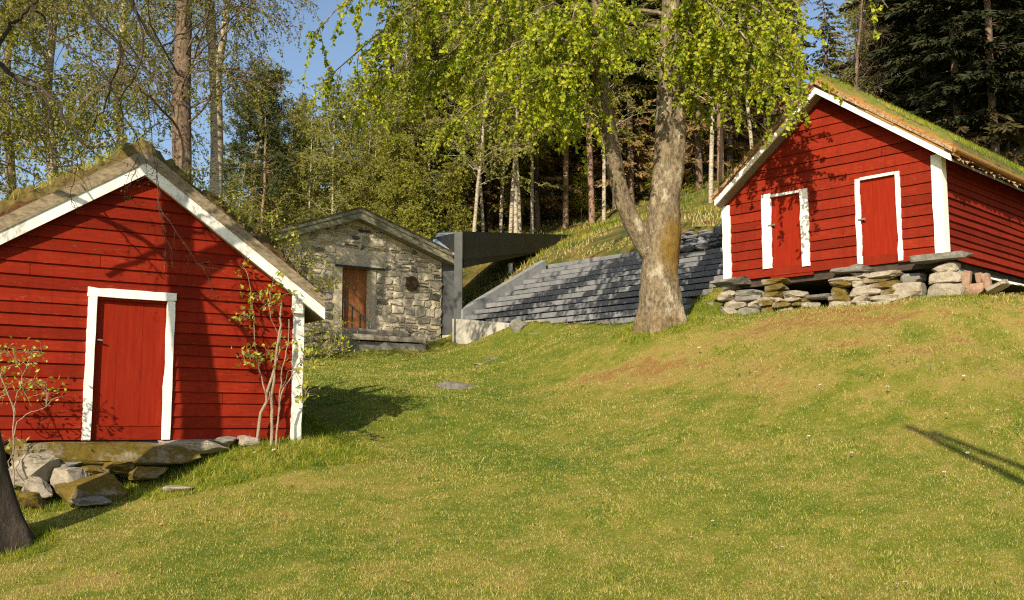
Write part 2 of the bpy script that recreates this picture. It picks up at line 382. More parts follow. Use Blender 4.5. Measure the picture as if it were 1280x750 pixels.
def _tps_solve():
    n = len(CPT); S = 20.0
    X = CPT[:, :2]/S
    d = np.linalg.norm(X[:, None]-X[None], axis=-1)
    K = np.where(d > 0, d*d*np.log(d+1e-12), 0)+np.eye(n)*2e-5
    A = np.zeros((n+3, n+3)); A[:n, :n] = K; A[:n, n] = 1; A[:n, n+1:] = X; A[n:, :n] = A[:n, n:].T
    b = np.concatenate([CPT[:, 2], np.zeros(3)])
    return np.linalg.solve(A, b), X, S
_W, _X, _S = _tps_solve()
def ground(x, y):
    x = np.asarray(x, float); y = np.asarray(y, float); sh = x.shape
    xc = np.clip(x, -60, 60).ravel()/_S; yc = np.clip(y, -12, 105).ravel()/_S
    out = np.zeros(xc.shape)
    for k in range(0, len(xc), 20000):
        P = np.stack([xc[k:k+20000], yc[k:k+20000]], -1)
        d2 = ((P[:, None]-_X[None])**2).sum(-1)
        out[k:k+20000] = (.5*d2*np.log(d2+1e-12))@_W[:len(_X)]+_W[len(_X)]+P@_W[len(_X)+1:]
    x_, y_ = x.ravel(), y.ravel()
    hill = np.clip((y_-27)/12, 0, 1)
    out += (fbm(x_*.9, y_*.9, 3, 3)-.5)*.10 + (fbm(x_*.45, y_*.45, 3, 8)-.5)*.9*hill*.5
    # the terrace is cut into the bank: the soil stays below its slates
    P = np.stack([x_, y_, np.zeros_like(x_)], -1); a, b = loc2(WL, P)
    m = (a > -8.45) & (a < 1.5) & (b > np.interp(a, BOT_A, BOT_B)) & (b < 3.35)
    out = np.where(m, np.minimum(out, WL[3][2]+b*.52-.5), out)
    return out.reshape(sh)
def gz(x, y): return float(ground(np.array([x]), np.array([y]))[0])
def hit(px, py, Y0=7.0, Y1=70.0):
    """where the line of sight through a photo point meets the ground"""
    Y = np.linspace(Y0, Y1, 1500); P = np.array([at(px, py, 1.0)])*Y[:, None]
    g = ground(P[:, 0], P[:, 1]); k = np.argmax(P[:, 2] < g)
    if not (P[:, 2] < g).any(): k = len(Y)-1
    return np.array([P[k, 0], P[k, 1], g[k]])
def inside_any(P, pad=0.0):
    """plan test: True where a building stands"""
    m = np.zeros(P.shape[:-1], bool)
    a, b = loc2(LS, P); m |= (a > -4.3-pad) & (a < pad) & (b > -.02-pad) & (b < 5+pad)
    a, b = loc2(SH, P); m |= (a > -5.2-pad) & (a < pad) & (b > -pad) & (b < 6+pad)
    return m
def under_right(P):
    a, b = loc2(RS, P); return (a > -4.7) & (a < 0) & (b > .3) & (b < 5)
def on_slate(P):
    a, b = loc2(WL, P); return (b > -.02) & (b < 3.6) & (a < 4) & (a > -10.5+b*1.0)
# hue of the turf, 0 deep green .. .5 yellow-green .. .8 straw .. 1 red-brown moss
_patch = []
for px, py, rx, ry, s in [(790,458,2.0,.5,.55),(840,440,2.2,.5,.35),(1000,450,1.6,.35,.30),(1100,402,1.2,.35,.62),(1040,432,1.0,.3,.35),(1240,400,1.6,.7,.55),(1180,470,1.8,.5,.25),(1225,425,1.5,.6,.35),
                          (960,420,1.6,.4,.28),(210,628,1.1,.2,.35),(520,512,.55,.2,.45),(30,730,1.2,.5,.38),(860,480,1.6,.4,.22),(490,520,.6,.3,.3),(600,470,1.2,.6,.12),(1060,500,2,.5,.16)]:
    h = hit(px, py); _patch.append((h[0], h[1], rx, ry, s))
def turf_tint(x, y):
    t = .46+(fbm(x*.55, y*.55, 4, 21)-.5)*.40+(fbm(x*2.6, y*2.6, 3, 31)-.5)*.42+(fbm(x*10, y*10, 2, 35)-.5)*.45
    t += np.clip((14-y)/8, 0, 1)*.07
    # green swathe through the middle of the lawn
    t -= .13*np.exp(-(((x+.3)/2.2)**2+((y-13.8)/1.6)**2))+.10*np.exp(-(((x+3)/2.0)**2+((y-17)/3)**2))
    t += .10*np.exp(-(((x-6)/4.5)**2+((y-15.6)/1.6)**2))
    w = fbm(x*1.7, y*1.7, 3, 5); w2 = fbm(x*6, y*6, 3, 15)
    for cx, cy, rx, ry, s in _patch:
        t += s*.62*np.exp(-(((x-cx)/rx)**2+((y-cy)/ry)**2))*np.clip(w*3.2-1.0, 0, 1.1)*np.clip(w2*3-.7, .15, 1.2)
    return t
gx = np.concatenate([np.geomspace(-300, -11, 26)[:-1] if False else -np.geomspace(300, 11, 40)[:-1], np.arange(-11, 12.01, .14), np.geomspace(12.2, 300, 40)])
gy = np.concatenate([np.array([-300, -120, -50, -20, -8, 0, 3, 5]), np.arange(6, 31, .14), np.geomspace(31.2, 400, 70)])
GX, GY = np.meshgrid(gx, gy); GZ = ground(GX, GY)
nx, ny = len(gx), len(gy)
V = np.stack([GX, GY, GZ], -1).reshape(-1, 3)
# the terrace sheds its own soil: keep the sheet under the slate
k = (np.arange(ny-1)[:, None]*nx+np.arange(nx-1)[None]).ravel()
Q = np.stack([k, k+1, k+nx+1, k+nx], -1)
def bankn(x, y, z):
    b = np.clip((z+.1)/1.1, 0, 1)*np.clip((x-.5)/2.5, 0, 1)*np.clip((21-y)/2.5, 0, 1)
    return b*np.clip(fbm(x*.8, y*.8, 4, 71)*3.4-1.05, .08, 1.3)*np.clip(fbm(x*5, y*5, 2, 73)*2, .4, 1.4)
tt = turf_tint(V[:, 0], V[:, 1])+.33*bankn(V[:, 0], V[:, 1], V[:, 2])
hill = np.clip((V[:, 1]-27-np.clip(-V[:, 0], -8, 6)*.3)/5, 0, 1)
w_a, w_b = loc2(WL, V); hill = np.maximum(hill, ((w_b > 2.5) & (w_a < 3)).astype(float))
me = np_mesh('lawn', V, Q.ravel(), np.arange(len(Q))*4, [], None, True, {'tint': np.clip(tt, 0, 1.1), 'hill': hill})
t = NT('turf'); tint = t.attr('tint').outputs['Fac']; hl = t.attr('hill').outputs['Fac']
n1 = t.noise(38, 6, .75); n2 = t.noise(7, 5, .65); n3 = t.noise(1.3, 6, .7)
f = t.math('ADD', tint, t.math('MULTIPLY', t.math('SUBTRACT', n1, .5), 1.1)); f = t.math('ADD', f, t.math('MULTIPLY', t.math('SUBTRACT', n2, .5), .35))
c = t.ramp(f, [(0, (.022, .045, .004)), (.25, (.065, .105, .005)), (.5, (.13, .14, .011)), (.72, (.21, .175, .035)), (.9, (.25, .19, .05)), (1, (.20, .12, .03))])
hc = t.ramp(t.math('ADD', n3, t.math('MULTIPLY', t.math('SUBTRACT', n1, .5), .4)), [(.3, (.03, .038, .009)), (.45, (.065, .072, .014)), (.56, (.15, .11, .03)), (.75, (.20, .11, .04))])
t.color(t.mix(hl, c, hc)); t.rough(1); t.bump(n1, .6, .03); t.bump(n2, .4, .05); M['turf'] = t.m
me.materials.append(M['turf'])
o = bpy.data.objects.new('ground', me); COL.objects.link(o); tag(o, kind='structure')
# ------------------------------------------------------------------ grass
def blades(name, P, H, Wd, tint, lean=.45, mats='grass', seed=1, parent=None):
    r = np.random.default_rng(seed); n = len(P)
    a = r.uniform(0, 2*np.pi, n); d = np.stack([np.cos(a), np.sin(a), np.zeros(n)], -1)
    b = r.uniform(0, 2*np.pi, n); s = np.stack([np.cos(b), np.sin(b), np.zeros(n)], -1)
    H = np.broadcast_to(H, (n,))[:, None]; Wd = np.broadcast_to(Wd, (n,))[:, None]
    ln = np.minimum(np.abs(r.normal(0, 1, n))*lean, 2.6)[:, None]; L_ = np.sqrt(1+ln**2)
    tip = P+d*H*ln/L_*1.15+np.array([0, 0, 1])*(H/L_+.006)
    V = np.stack([P-s*Wd*.5, P+s*Wd*.5, tip], 1).reshape(-1, 3)
    me = np_mesh(name, V, np.arange(3*n), np.arange(n)*3, [mats], None, False, {'tint': np.repeat(np.clip(tint, 0, 1), 3)})
    o = bpy.data.objects.new(name, me); COL.objects.link(o)
    if parent is not None: o.parent = parent
    return o
N = 900000
Y = np.exp(rng.uniform(np.log(7.4), np.log(31), N)); X = Y*np.where(rng.random(N) < .82, rng.uniform(-.58, .58, N), rng.uniform(-1.05, 1.05, N))
P = np.stack([X, Y, ground(X, Y)], -1)
ok = ~(inside_any(P) | under_right(P) | on_slate(P))
tr = hit(825, 404); ok &= np.hypot(X-tr[0], Y-tr[1]) > .34
P = P[ok]; n = len(P)
tb_ = turf_tint(P[:, 0], P[:, 1]); u_ = rng.random(n)
bank = np.clip((P[:, 2]+.15)/1.2, 0, 1)*np.clip((P[:, 0]+1)/3, 0, 1)*np.clip((21-P[:, 1])/3, 0, 1)
redp = np.clip((tb_-.54)*1.5, 0, .7)+bankn(P[:, 0], P[:, 1], P[:, 2])*.6
straw = u_ < np.clip((tb_+.03)*1.08, .18, .82)
tn = np.where(straw, rng.normal(.70, .11, n), rng.normal(.24, .13, n)+(tb_-.45)*.25)
red = rng.random(n) < redp; tn = np.where(red, rng.uniform(.92, 1, n), np.clip(tn, 0, .9))
flat = straw | red
# longer growth beside the walls
a, b = loc2(LS, P); near = ((a > -5) & (a < .9) & (b > -.9) & (b < 5.5)) | ((a > -2.2) & (a < .5) & (b > -1.2) & (b < 0))
a, b = loc2(RS, P); near |= (a > -5.4) & (a < 2.5) & (b > -.45) & (b < .3)
a, b = loc2(SH, P); near |= (a > -6) & (a < .8) & (b > -.5) & (b < 0)
near |= np.hypot(P[:, 0]-tr[0], P[:, 1]-tr[1]) < .95
near |= np.hypot(P[:, 0]+4.86, P[:, 1]-9.72) < .6
tuft = np.clip(fbm(P[:, 0]*1.1, P[:, 1]*1.1, 3, 77)-.42, 0, 1)*2.2
cl = np.clip((fbm(P[:, 0]*8, P[:, 1]*8, 2, 63)-.2)*1.8, .45, 1.15)
H = (.018+.022*rng.random(n)+.05*tuft*rng.random(n))*cl*(1+(P[:, 1]-8)*.012)*np.where(flat, 1.25, .9)
H = np.where(near, H+rng.random(n)*.10, H)
tn = np.where(near, tn*.75, tn)
o = blades('lawn_grass', P-[0, 0, .004], H*.85, .0062*np.clip(P[:, 1]/9, 1, 3)*rng.uniform(.7, 1.4, n), tn, np.where(flat, 2.3, .8), seed=3)
tag(o, 'short mown lawn of green and straw-coloured grass', kind='stuff')
# rough grass and heather on the banks and the wood floor
N = 90000
Y = rng.uniform(25, 62, N)**1; X = rng.uniform(-.55, .62, N)*Y
P = np.stack([X, Y, ground(X, Y)], -1)
wa, wb = loc2(WL, P); hillm = (Y > 30+np.clip(-X, -8, 8)*.2) | ((wb > 3.5) & (wa < 6))
dens = fbm(X*.6, Y*.6, 3, 44)
ok = hillm & ~inside_any(P) & ~on_slate(P) & (dens > .40)
P = P[ok]; n = len(P)
o = blades('bank_grass', P, .05+.16*rng.random(n)**1.5, .025+.02*rng.random(n), .16+1.05*(fbm(P[:, 0]*.35, P[:, 1]*.35, 4, 91)-.2)*1.1+rng.normal(0, .13, n), .5, seed=9)
tag(o, 'rough tussocky grass and heather on the wooded bank', kind='stuff')

r_ = np.random.default_rng(8); nl_ = 900
Y = np.exp(r_.uniform(np.log(7.5), np.log(22), nl_)); X = Y*r_.uniform(-.55, .58, nl_); P = np.stack([X, Y, ground(X, Y)+.022], -1)
P = P[~(inside_any(P) | under_right(P) | on_slate(P))]; n = len(P); mb = MB()
leaves(mb, P, nrm(r_.normal(size=(n, 3))*[1, 1, .35]), nrm(r_.normal(size=(n, 3))*[1, 1, .3]), r_.uniform(.02, .05, n), r_.uniform(.012, .03, n), r_.random(n), 0, .25)
tag(mb.build('fallen_leaves', 'dead_leaf'), 'dry brown leaves and bits of straw scattered over the lawn', kind='stuff')
# ------------------------------------------------------------------ red sheds
def on_wall(fr, px, py, off=0.0):
    """(along, up) on a building's front plane for a photo point"""
    d = at(px, py, 1.0); t_ = (np.dot(fr[3], fr[1])+off)/np.dot(d, fr[1]); P = d*t_-fr[3]
    return np.array([P@fr[0], P[2]])
def prism(mb, poly, y0, y1, mi=0, tint=.5):
    """polygon in (x,z) run from y0 to y1"""
    n = len(poly); poly = [tuple(p) for p in poly]
    ar = sum(poly[k][0]*poly[(k+1) % n][1]-poly[(k+1) % n][0]*poly[k][1] for k in range(n))
    if ar < 0: poly = poly[::-1]
    V = [(x, y0, z) for x, z in poly]+[(x, y1, z) for x, z in poly]
    F = [list(range(n)), list(range(2*n-1, n-1, -1))]+[[(k+1) % n, k, n+k, n+(k+1) % n] for k in range(n)]
    mb.add(V, F, mi, False, tint)
def lap_wall(mb, W, prof, pitch, openings=(), seed=0, place=None, t=.022, zmax=9, wob=.006):
    """lapped boards over 0..W; prof(z)->(xl,xr); place maps (x,out,z) to local xyz"""
    r = np.random.default_rng(seed); place = place or (lambda x, o, z: (x, -o, z))
    z = 0.0
    while z < zmax:
        h = pitch*r.uniform(.9, 1.1); z1 = min(z+h, zmax); tint = r.uniform(.2, .8)
        tt_ = t*r.uniform(.75, 1.25); joints = sorted(prof(z)[0]+(prof(z)[1]-prof(z)[0])*q for q in r.uniform(.08, .92, int(r.integers(0, 3))))
        cuts = sorted({z, z1, *[q for o in openings for q in (o[2], o[3]) if z < q < z1]})
        for c0_, c1_ in zip(cuts[:-1], cuts[1:]):
            zm = .5*(c0_+c1_); xl, xr = prof(c0_); xl1, xr1 = prof(c1_)
            if xr-xl < .03: continue
            if xr1 < xl1: xl1 = xr1 = .5*(xl1+xr1)
            segs = [(xl, xr, xl1, xr1)]
            for o in openings:
                if o[2] < zm < o[3]:
                    new = []
                    for a, b, a1, b1 in segs:
                        if o[0] > a and o[1] < b: new += [(a, o[0], a1, o[0]), (o[1], b, o[1], b1)]
                        elif b <= o[0] or a >= o[1]: new.append((a, b, a1, b1))
                    segs = new
            f0 = 1-(c0_-z)/(z1-z); f1 = 1-(c1_-z)/(z1-z)
            for j_ in joints:
                segs = [q for a, b, a1, b1 in segs for q in (((a, j_-.003, a1, j_-.003), (j_+.003, b, j_+.003, b1)) if a+.3 < j_ < b-.3 and a1+.2 < j_ < b1-.2 else ((a, b, a1, b1),))]
            for a, b, a1, b1 in segs:
                n = max(2, int((b-a)/.45)+1); s = np.linspace(0, 1, n)
                xb = a+(b-a)*s; xt = a1+(b1-a1)*s
                wz = (vnoise(xb*1.3, np.full(n, z*9), seed)-.5)*2*wob if c0_ == z else np.zeros(n)
                ob = tt_*f0+.003+(vnoise(xb*2.1, np.full(n, z*5+3), seed)-.5)*.004; ot = np.full(n, tt_*f1+.003)
                Vb = [place(x, o_, c0_+w_) for x, o_, w_ in zip(xb, ob, wz)]; Vt = [place(x, o_, c1_) for x, o_ in zip(xt, ot)]
                Vi = [place(x, -.02, c0_+w_) for x, w_ in zip(xb, wz)]
                F = []
                for k in range(n-1):
                    F.append([k, k+1, n+k+1, n+k]); F.append([2*n+k, 2*n+k+1, k+1, k])
                # cheap winding fix
                p = np.array(Vb+Vt+Vi)
                nn = np.cross(p[1]-p[0], p[n]-p[0]); want = np.array(place(1, 1, 1))-np.array(place(1, 0, 1))
                if nn@want < 0: F = [f[::-1] for f in F]
                mb.add(p, F, 0, False, np.clip(tint+r.normal(0, .13), 0, 1))
        z = z1
def roof_z(x, A, E0, E1):
    """roof line through apex A and the two eave points, (x,z) pairs"""
    x = np.asarray(x, float)
    return np.where(x < A[0], A[1]+(x-A[0])*(E0[1]-A[1])/(E0[0]-A[0]), A[1]+(x-A[0])*(E1[1]-A[1])/(E1[0]-A[0]))
def layer(mb, A, E, v0, v1, y0, y1, mi=0, tint=.5, s0=0.0):
    A = np.asarray(A, float); E = np.asarray(E, float); B = A+(E-A)*s0
    prism(mb, [(B[0], B[1]+v0), (E[0], E[1]+v0), (E[0], E[1]+v1), (B[0], B[1]+v1)], y0, y1, mi, tint)
def sod(name, A, E0, E1, vb, vt, y0, y1, parent, seed, grass_n, gh, tbase, rag=.05, mats=('peat', 'turf_sod')):
    nxs, nys = 150, max(20, int((y1-y0)/.06))
    xs = np.linspace(E0[0], E1[0], nxs); ys = np.linspace(y0, y1, nys)
    XX, YY = np.meshgrid(xs, ys)
    ed = np.minimum(np.minimum(XX-E0[0], E1[0]-XX), np.minimum(YY-y0, y1-YY))
    ZZ = roof_z(XX, A, E0, E1)+vb+(vt-vb)*np.clip(.55+ed/.18, 0, 1)+(fbm(XX*3.5, YY*3.5, 4, seed)-.5)*rag*2.2+(fbm(XX*12, YY*12, 3, seed+4)-.5)*rag
    YYr = YY+np.where(YY < y0+.01, (fbm(XX*6, XX*0, 3, seed+8)-.5)*.10, 0)
    V = np.stack([XX, YYr, ZZ], -1).reshape(-1, 3)
    k = (np.arange(nys-1)[:, None]*nxs+np.arange(nxs-1)[None]).ravel()
    mb = MB(); mb.quads(V, np.stack([k, k+1, k+nxs+1, k+nxs], -1), 1, True)
    def skirt(idx, flip):
        T_ = V[idx]; B = T_.copy(); B[:, 2] = roof_z(B[:, 0], A, E0, E1)+vb-.01
        B[:, 2] -= (fbm(B[:, 0]*9+B[:, 1]*7, B[:, 1]*5, 3, seed+2)-.35)*.05
        n = len(idx); q = np.arange(n-1); Q = np.stack([q, q+n, q+n+1, q+1], -1)
        mb.quads(np.concatenate([T_, B]), Q if not flip else Q[:, ::-1], 0, True)
    skirt(np.arange(nxs), False); skirt(np.arange(nxs)+(nys-1)*nxs, True)
    skirt(np.arange(nys)*nxs, True); skirt(np.arange(nys)*nxs+nxs-1, False)
    o = mb.build(name, list(mats), parent)
    r = np.random.default_rng(seed)
    x = r.uniform(E0[0], E1[0], grass_n); y = y0+(y1-y0)*r.random(grass_n)
    keep = fbm(x*1.6, y*1.6, 3, seed+30) > .36
    x, y = x[keep], y[keep]
    P = np.stack([x, y, roof_z(x, A, E0, E1)+vt-.02], -1)
    g = blades('sod_grass', P, gh*(.4+r.random(len(x))), .007+.006*r.random(len(x)), tbase+(fbm(x, y, 3, seed+50)-.5)*.5+r.normal(0, .13, len(x)), .6, seed=seed, parent=o)
    return o
t = NT('turf_sod'); n1 = t.noise(16, 6, .7); n2 = t.noise(3, 5, .65)
t.color(t.ramp(t.math('ADD', t.math('MULTIPLY', n1, .5), t.math('MULTIPLY', n2, .5)), [(.3, (.05, .075, .012)), (.45, (.11, .13, .022)), (.6, (.19, .13, .04)), (.75, (.13, .065, .022))]))
t.rough(1); t.bump(n1, .8, .03); M['turf_sod'] = t.m
def frame_empty(fr, name, along=0.0):
    return empty(name, fr[3]+fr[0]*along, np.stack([fr[0], fr[1], fr[2]], 1))
def plank(mb, p0, p1, w, y0, y1, mi=0, tint=.5, up=None):
    """board in the wall plane from p0 to p1 (x,z), width w to its left"""
    p0 = np.asarray(p0, float); p1 = np.asarray(p1, float); d = nrm(p1-p0); n = np.array([-d[1], d[0]])
    prism(mb, [p0, p1, p1+n*w, p0+n*w], y0, y1, mi, tint)
def rag_board(mb, x0, x1, z0, z1, y0, y1, seed=0, j=.006):
    """upright or level board with slightly worn edges"""
    r = np.random.default_rng(seed); n = 9
    if (z1-z0) > (x1-x0):
        s = np.linspace(z0, z1, n); L = [(x0+r.normal(0, j*.6), q) for q in s]; R_ = [(x1+r.normal(0, j*.6), q) for q in s[::-1]]
    else:
        s = np.linspace(x0, x1, n); L = [(q, z1+r.normal(0, j*.5)) for q in s]; R_ = [(q, z0+r.normal(0, j*.5)) for q in s[::-1]]
    prism(mb, L+R_, y0, y1)

# ---- left shed : local x = 0 at its front right corner, negative to the left
DEP = 4.6
lroot = frame_empty(LS, 'red_shed')
tag(lroot, 'red boarded turf-roofed shed on a low boulder footing, with one white-framed door', 'shed')
OV = .10
lw = lambda x, y, o=0.0: on_wall(LS, x, y, -o)
Aw = lw(181, 219, OV)                       # under edge of the white bargeboards, at the peak
l0, l1 = lw(13, 300, OV), lw(269, 290, OV)
mL = (Aw[1]-l0[1])/(Aw[0]-l0[0]); mR = (Aw[1]-lw(363, 366, OV)[1])/(lw(363, 366, OV)[0]-Aw[0])
WID = 4.15
eR = np.array([lw(405, 393, OV)[0], 0]); eR[1] = Aw[1]-mR*(eR[0]-Aw[0])
eL = np.array([-WID-.38, 0]); eL[1] = Aw[1]-mL*(Aw[0]-eL[0])
lift = .02
A_w = Aw+[0, lift]
def lprof(z):
    zl = A_w[1]-mL*(A_w[0]+WID); zr = A_w[1]-mR*(0-A_w[0])
    xl = -WID if z < zl else A_w[0]-(A_w[1]-z)/mL
    xr = 0 if z < zr else A_w[0]+(A_w[1]-z)/mR
    return xl, xr
dA, dB = lw(116, 460), lw(205, 460); dT = lw(160, 377)[1]
fA, fB = lw(105.5, 460)[0], lw(214.5, 460)[0]; fT = lw(160, 365)[1]
mb = MB()
lap_wall(mb, WID, lprof, .149, [(dA[0], dB[0], -.1, dT)], 11, zmax=A_w[1]-.02)
zr = A_w[1]-mR*(0-A_w[0]); zl = A_w[1]-mL*(A_w[0]+WID)
lap_wall(mb, DEP, lambda z: (0, DEP), .149, (), 12, place=lambda x, o, z: (o, x, z), zmax=zr)
lap_wall(mb, DEP, lambda z: (0, DEP), .149, (), 13, place=lambda x, o, z: (-WID-o, x, z), zmax=zl)
mb.add([(-WID, DEP, 0), (0, DEP, 0), (0, DEP, zr), (A_w[0], DEP, A_w[1]), (-WID, DEP, zl)], [[4, 3, 2, 1, 0]])
lwall = mb.build('wall', ['red_paint'], lroot)
mb = MB(); mb.box((-WID+.02, .03, -.12), (WID-.04, 0, 0), (0, DEP-.05, 0), (0, 0, .115)); mb.build('sill_beam', 'dark_timber', lroot)
# door
mb = MB(); xs = np.linspace(dA[0]-.02, dB[0]+.02, 4)
for k in range(3):
    mb.box((xs[k]+.002, .020+.002*k, -.005), (xs[k+1]-xs[k]-.003, 0, 0), (0, .04, 0), (0, 0, dT+.03), 0, .4+.1*k)
door = mb.build('door', 'red_door', lroot)
mb = MB(); zt = lw(160, 533)[1]
mb.box((dA[0]+.004, .004, 0), (dB[0]-dA[0]-.01, 0, 0), (0, .03, 0), (0, 0, zt)); mb.box((dA[0]+.004, -.004, zt), (dB[0]-dA[0]-.01, 0, 0), (0, .03, 0), (0, 0, .018))
mb.build('kick_board', 'red_paint', door)
mb = MB(); q = lw(122, 425); mb.tube([(q[0], .03, q[1]), (q[0], -.03, q[1]), (q[0]+.05, -.04, q[1]-.005)], [.011, .011, .008], 8)
mb.build('handle', 'iron', door)
mb = MB(); rag_board(mb, fA, dA[0], 0, fT-.085, -.055, .0, 1); rag_board(mb, dB[0], fB, 0, fT-.085, -.055, .0, 2)
rag_board(mb, fA-.01, fB+.01, fT-.083, fT+.02, -.058, .0, 3)
mb.build('door_frame', 'white_paint', lroot)
# corner boards and the little block under the bargeboard
pw = lw(362, 545)[0]
mb = MB(); rag_board(mb, pw, .03, -.03, zr-.02, -.05, -.0, 4); mb.build('corner_board', 'white_paint_worn', lroot)
mb = MB(); rag_board(mb, -WID-.03, -WID+.11, -.03, zl-.02, -.05, -.0, 5); mb.build('corner_board', 'white_paint_worn', lroot)
# roof
mb = MB()
layer(mb, A_w, eL, .0, .06, -OV+.02, DEP+.25); layer(mb, A_w, eR, .0, .06, -OV+.02, DEP+.25)
lroof = mb.build('roof', 'weathered_wood', lroot)
vw = lw(185, 206, OV)[1]-Aw[1]
vwt = .195
for E, s in ((eL, 0), (eR, 1)):
    mb = MB(); layer(mb, Aw, E, .0, vwt, -OV-.03, -OV+.015)
    mb.build('bargeboard', 'white_paint_worn', lroof)
for E, s in ((eL, 0), (eR, 1)):
    mb = MB(); layer(mb, Aw, E, vwt+.004, vwt+.13, -OV-.015, -OV+.03)
    layer(mb, Aw, E, vwt-.04, vwt+.004, -OV-.045, -OV-.0301); mb.build('edge_board', 'weathered_wood_pale', lroof)
mb = MB(); rag_board(mb, pw-.04, pw+.10, zr-.15, zr+.08, -.10, -.053, 6); mb.build('bracket', 'white_paint_worn', lroof)
sod('sod', A_w, eL+[-.02, 0], eR+[.02, 0], .12, vwt+.29, -OV+.05, DEP+.3, lroof, 51, 11000, .11, .55, .16, ('peat', 'peat_moss'))
# ---- right shed
DEPR = 5.2; OVR = .30
rroot = frame_empty(RS, 'red_shed')
tag(rroot, 'red boarded storehouse with two white-framed doors, raised on piled stones up the slope', 'shed')
rw = lambda x, y, o=0.0: on_wall(RS, x, y, -o)
Ar = rw(1020, 117, OVR)
mRl = (Ar[1]-rw(927, 221, OVR)[1])/(Ar[0]-rw(927, 221, OVR)[0]); mRr = (Ar[1]-rw(1187, 200, OVR)[1])/(rw(1187, 200, OVR)[0]-Ar[0])
WR = -rw(906, 300)[0]
eRr = np.array([rw(1189, 199, OVR)[0], 0]); eRr[1] = Ar[1]-mRr*(eRr[0]-Ar[0])
eRl = np.array([rw(894, 248, OVR)[0], 0]); eRl[1] = Ar[1]-mRl*(Ar[0]-eRl[0])
A2 = Ar+[0, .02]
zr2 = A2[1]-mRr*(0-A2[0]); zl2 = A2[1]-mRl*(A2[0]+WR)
def rprof(z):
    return (-WR if z < zl2 else A2[0]-(A2[1]-z)/mRl), (0 if z < zr2 else A2[0]+(A2[1]-z)/mRr)
d1 = (rw(966, 290)[0], rw(1001.5, 290)[0], rw(984, 333)[1], rw(984, 243)[1]); d2 = (rw(1078, 270)[0], rw(1121, 270)[0], rw(1100, 331)[1], rw(1100, 221)[1])
mb = MB()
lap_wall(mb, WR, rprof, .205, [(d1[0], d1[1], d1[2], d1[3]), (d2[0], d2[1], -.1, d2[3])], 21, zmax=A2[1]-.02, t=.026, wob=.014)
lap_wall(mb, DEPR, lambda z: (0, DEPR), .142, (), 22, place=lambda x, o, z: (o, x, z), zmax=zr2, t=.034, wob=.01)
lap_wall(mb, DEPR, lambda z: (0, DEPR), .16, (), 23, place=lambda x, o, z: (-WR-o, x, z), zmax=zl2)
mb.add([(-WR, DEPR, 0), (0, DEPR, 0), (0, DEPR, zr2), (A2[0], DEPR, A2[1]), (-WR, DEPR, zl2)], [[4, 3, 2, 1, 0]])
mb.build('wall', 'red_paint_faded', rroot)
mb = MB(); mb.box((-WR+.05, .04, -.16), (WR-.1, 0, 0), (0, DEPR-.1, 0), (0, 0, .155)); mb.build('sill_beam', 'dark_timber', rroot)
for dd, kick in ((d1, None), (d2, rw(1100, 319)[1])):
    mb = MB(); xs = np.linspace(dd[0]-.03, dd[1]+.03, 4)
    for k in range(3):
        mb.box((xs[k]+.002, .012+.003*(k % 2), max(0.01, dd[2])), (xs[k+1]-xs[k]-.003, 0, 0), (0, .04, 0), (0, 0, dd[3]-max(0.01, dd[2])+.03), 0, .4+.15*k)
    dr = mb.build('door', 'red_door', rroot)
    if kick:
        mb = MB(); mb.box((dd[0]+.004, -.008, .0), (dd[1]-dd[0]-.01, 0, 0), (0, .018, 0), (0, 0, kick)); mb.build('kick_board', 'red_paint_faded', dr)
    else:
        mb = MB(); mb.box((dd[0]-.05, -.05, -.055), (dd[1]-dd[0]+.3, 0, 0), (0, .05, 0), (0, 0, .05)); mb.build('sill', 'red_paint_faded', dr)
    mb = MB(); hz_ = dd[2]+.60*(dd[3]-dd[2]) if kick is None else dd[2]+.54*(dd[3]-dd[2])
    mb.tube([(dd[0]+.02, .02, hz_), (dd[0]+.02, -.04, hz_)], [.014, .018], 8); mb.box((dd[0]-.07, -.062, hz_-.016), (.16, 0, 0), (0, .008, 0), (0, 0, .03))
    mb.build('latch', 'iron', dr)
for (x0, x1, zb, ztp), sd in (((rw(953, 290)[0], d1[0], rw(960, 336)[1], rw(960, 243)[1]), 31), ((d1[1], rw(1013, 290)[0], rw(1007, 333)[1], rw(1007, 236)[1]), 32),
                             ((rw(1070, 270)[0], d2[0], rw(1074, 331)[1], rw(1074, 224)[1]), 33), ((d2[1], rw(1128.5, 270)[0], rw(1125, 326)[1], rw(1125, 214)[1]), 34)):
    mb = MB(); rag_board(mb, x0+.014, x1-.014, zb, ztp, -.045, 0, sd, .011); mb.build('door_casing', 'white_paint', rroot)
for dd, sd in ((d1, 35), (d2, 36)):
    mb = MB(); mb.box((dd[0]+.003, -.052, dd[3]-.01), (dd[1]-dd[0]-.006, 0, 0), (0, .05, 0), (0, 0, .05)); mb.build('door_lintel', 'white_paint', rroot)
mb = MB(); rag_board(mb, -WR-.02, rw(914, 290)[0], -.03, zl2, -.055, 0, 41, .01); mb.build('corner_board', 'white_paint', rroot)
mb = MB(); rag_board(mb, rw(1167.5, 250)[0], .04, -.03, zr2-.03, -.06, -.001, 42); mb.build('corner_board', 'white_paint', rroot)
mb = MB(); mb.box((.036, -.055, -.03), (.025, 0, 0), (0, .20, 0), (0, 0, zr2-.02)); mb.build('corner_board', 'white_paint', rroot)
mb = MB(); layer(mb, A2, eRl, .0, .05, -OVR+.02, DEPR+.3); layer(mb, A2, eRr, .0, .05, -OVR+.02, DEPR+.3)
rroof = mb.build('roof', 'weathered_wood', rroot)
for E in (eRl, eRr):
    mb = MB(); layer(mb, Ar, E, .0, .118, -OVR-.03, -OVR+.015); mb.build('bargeboard', 'white_paint', rroof)
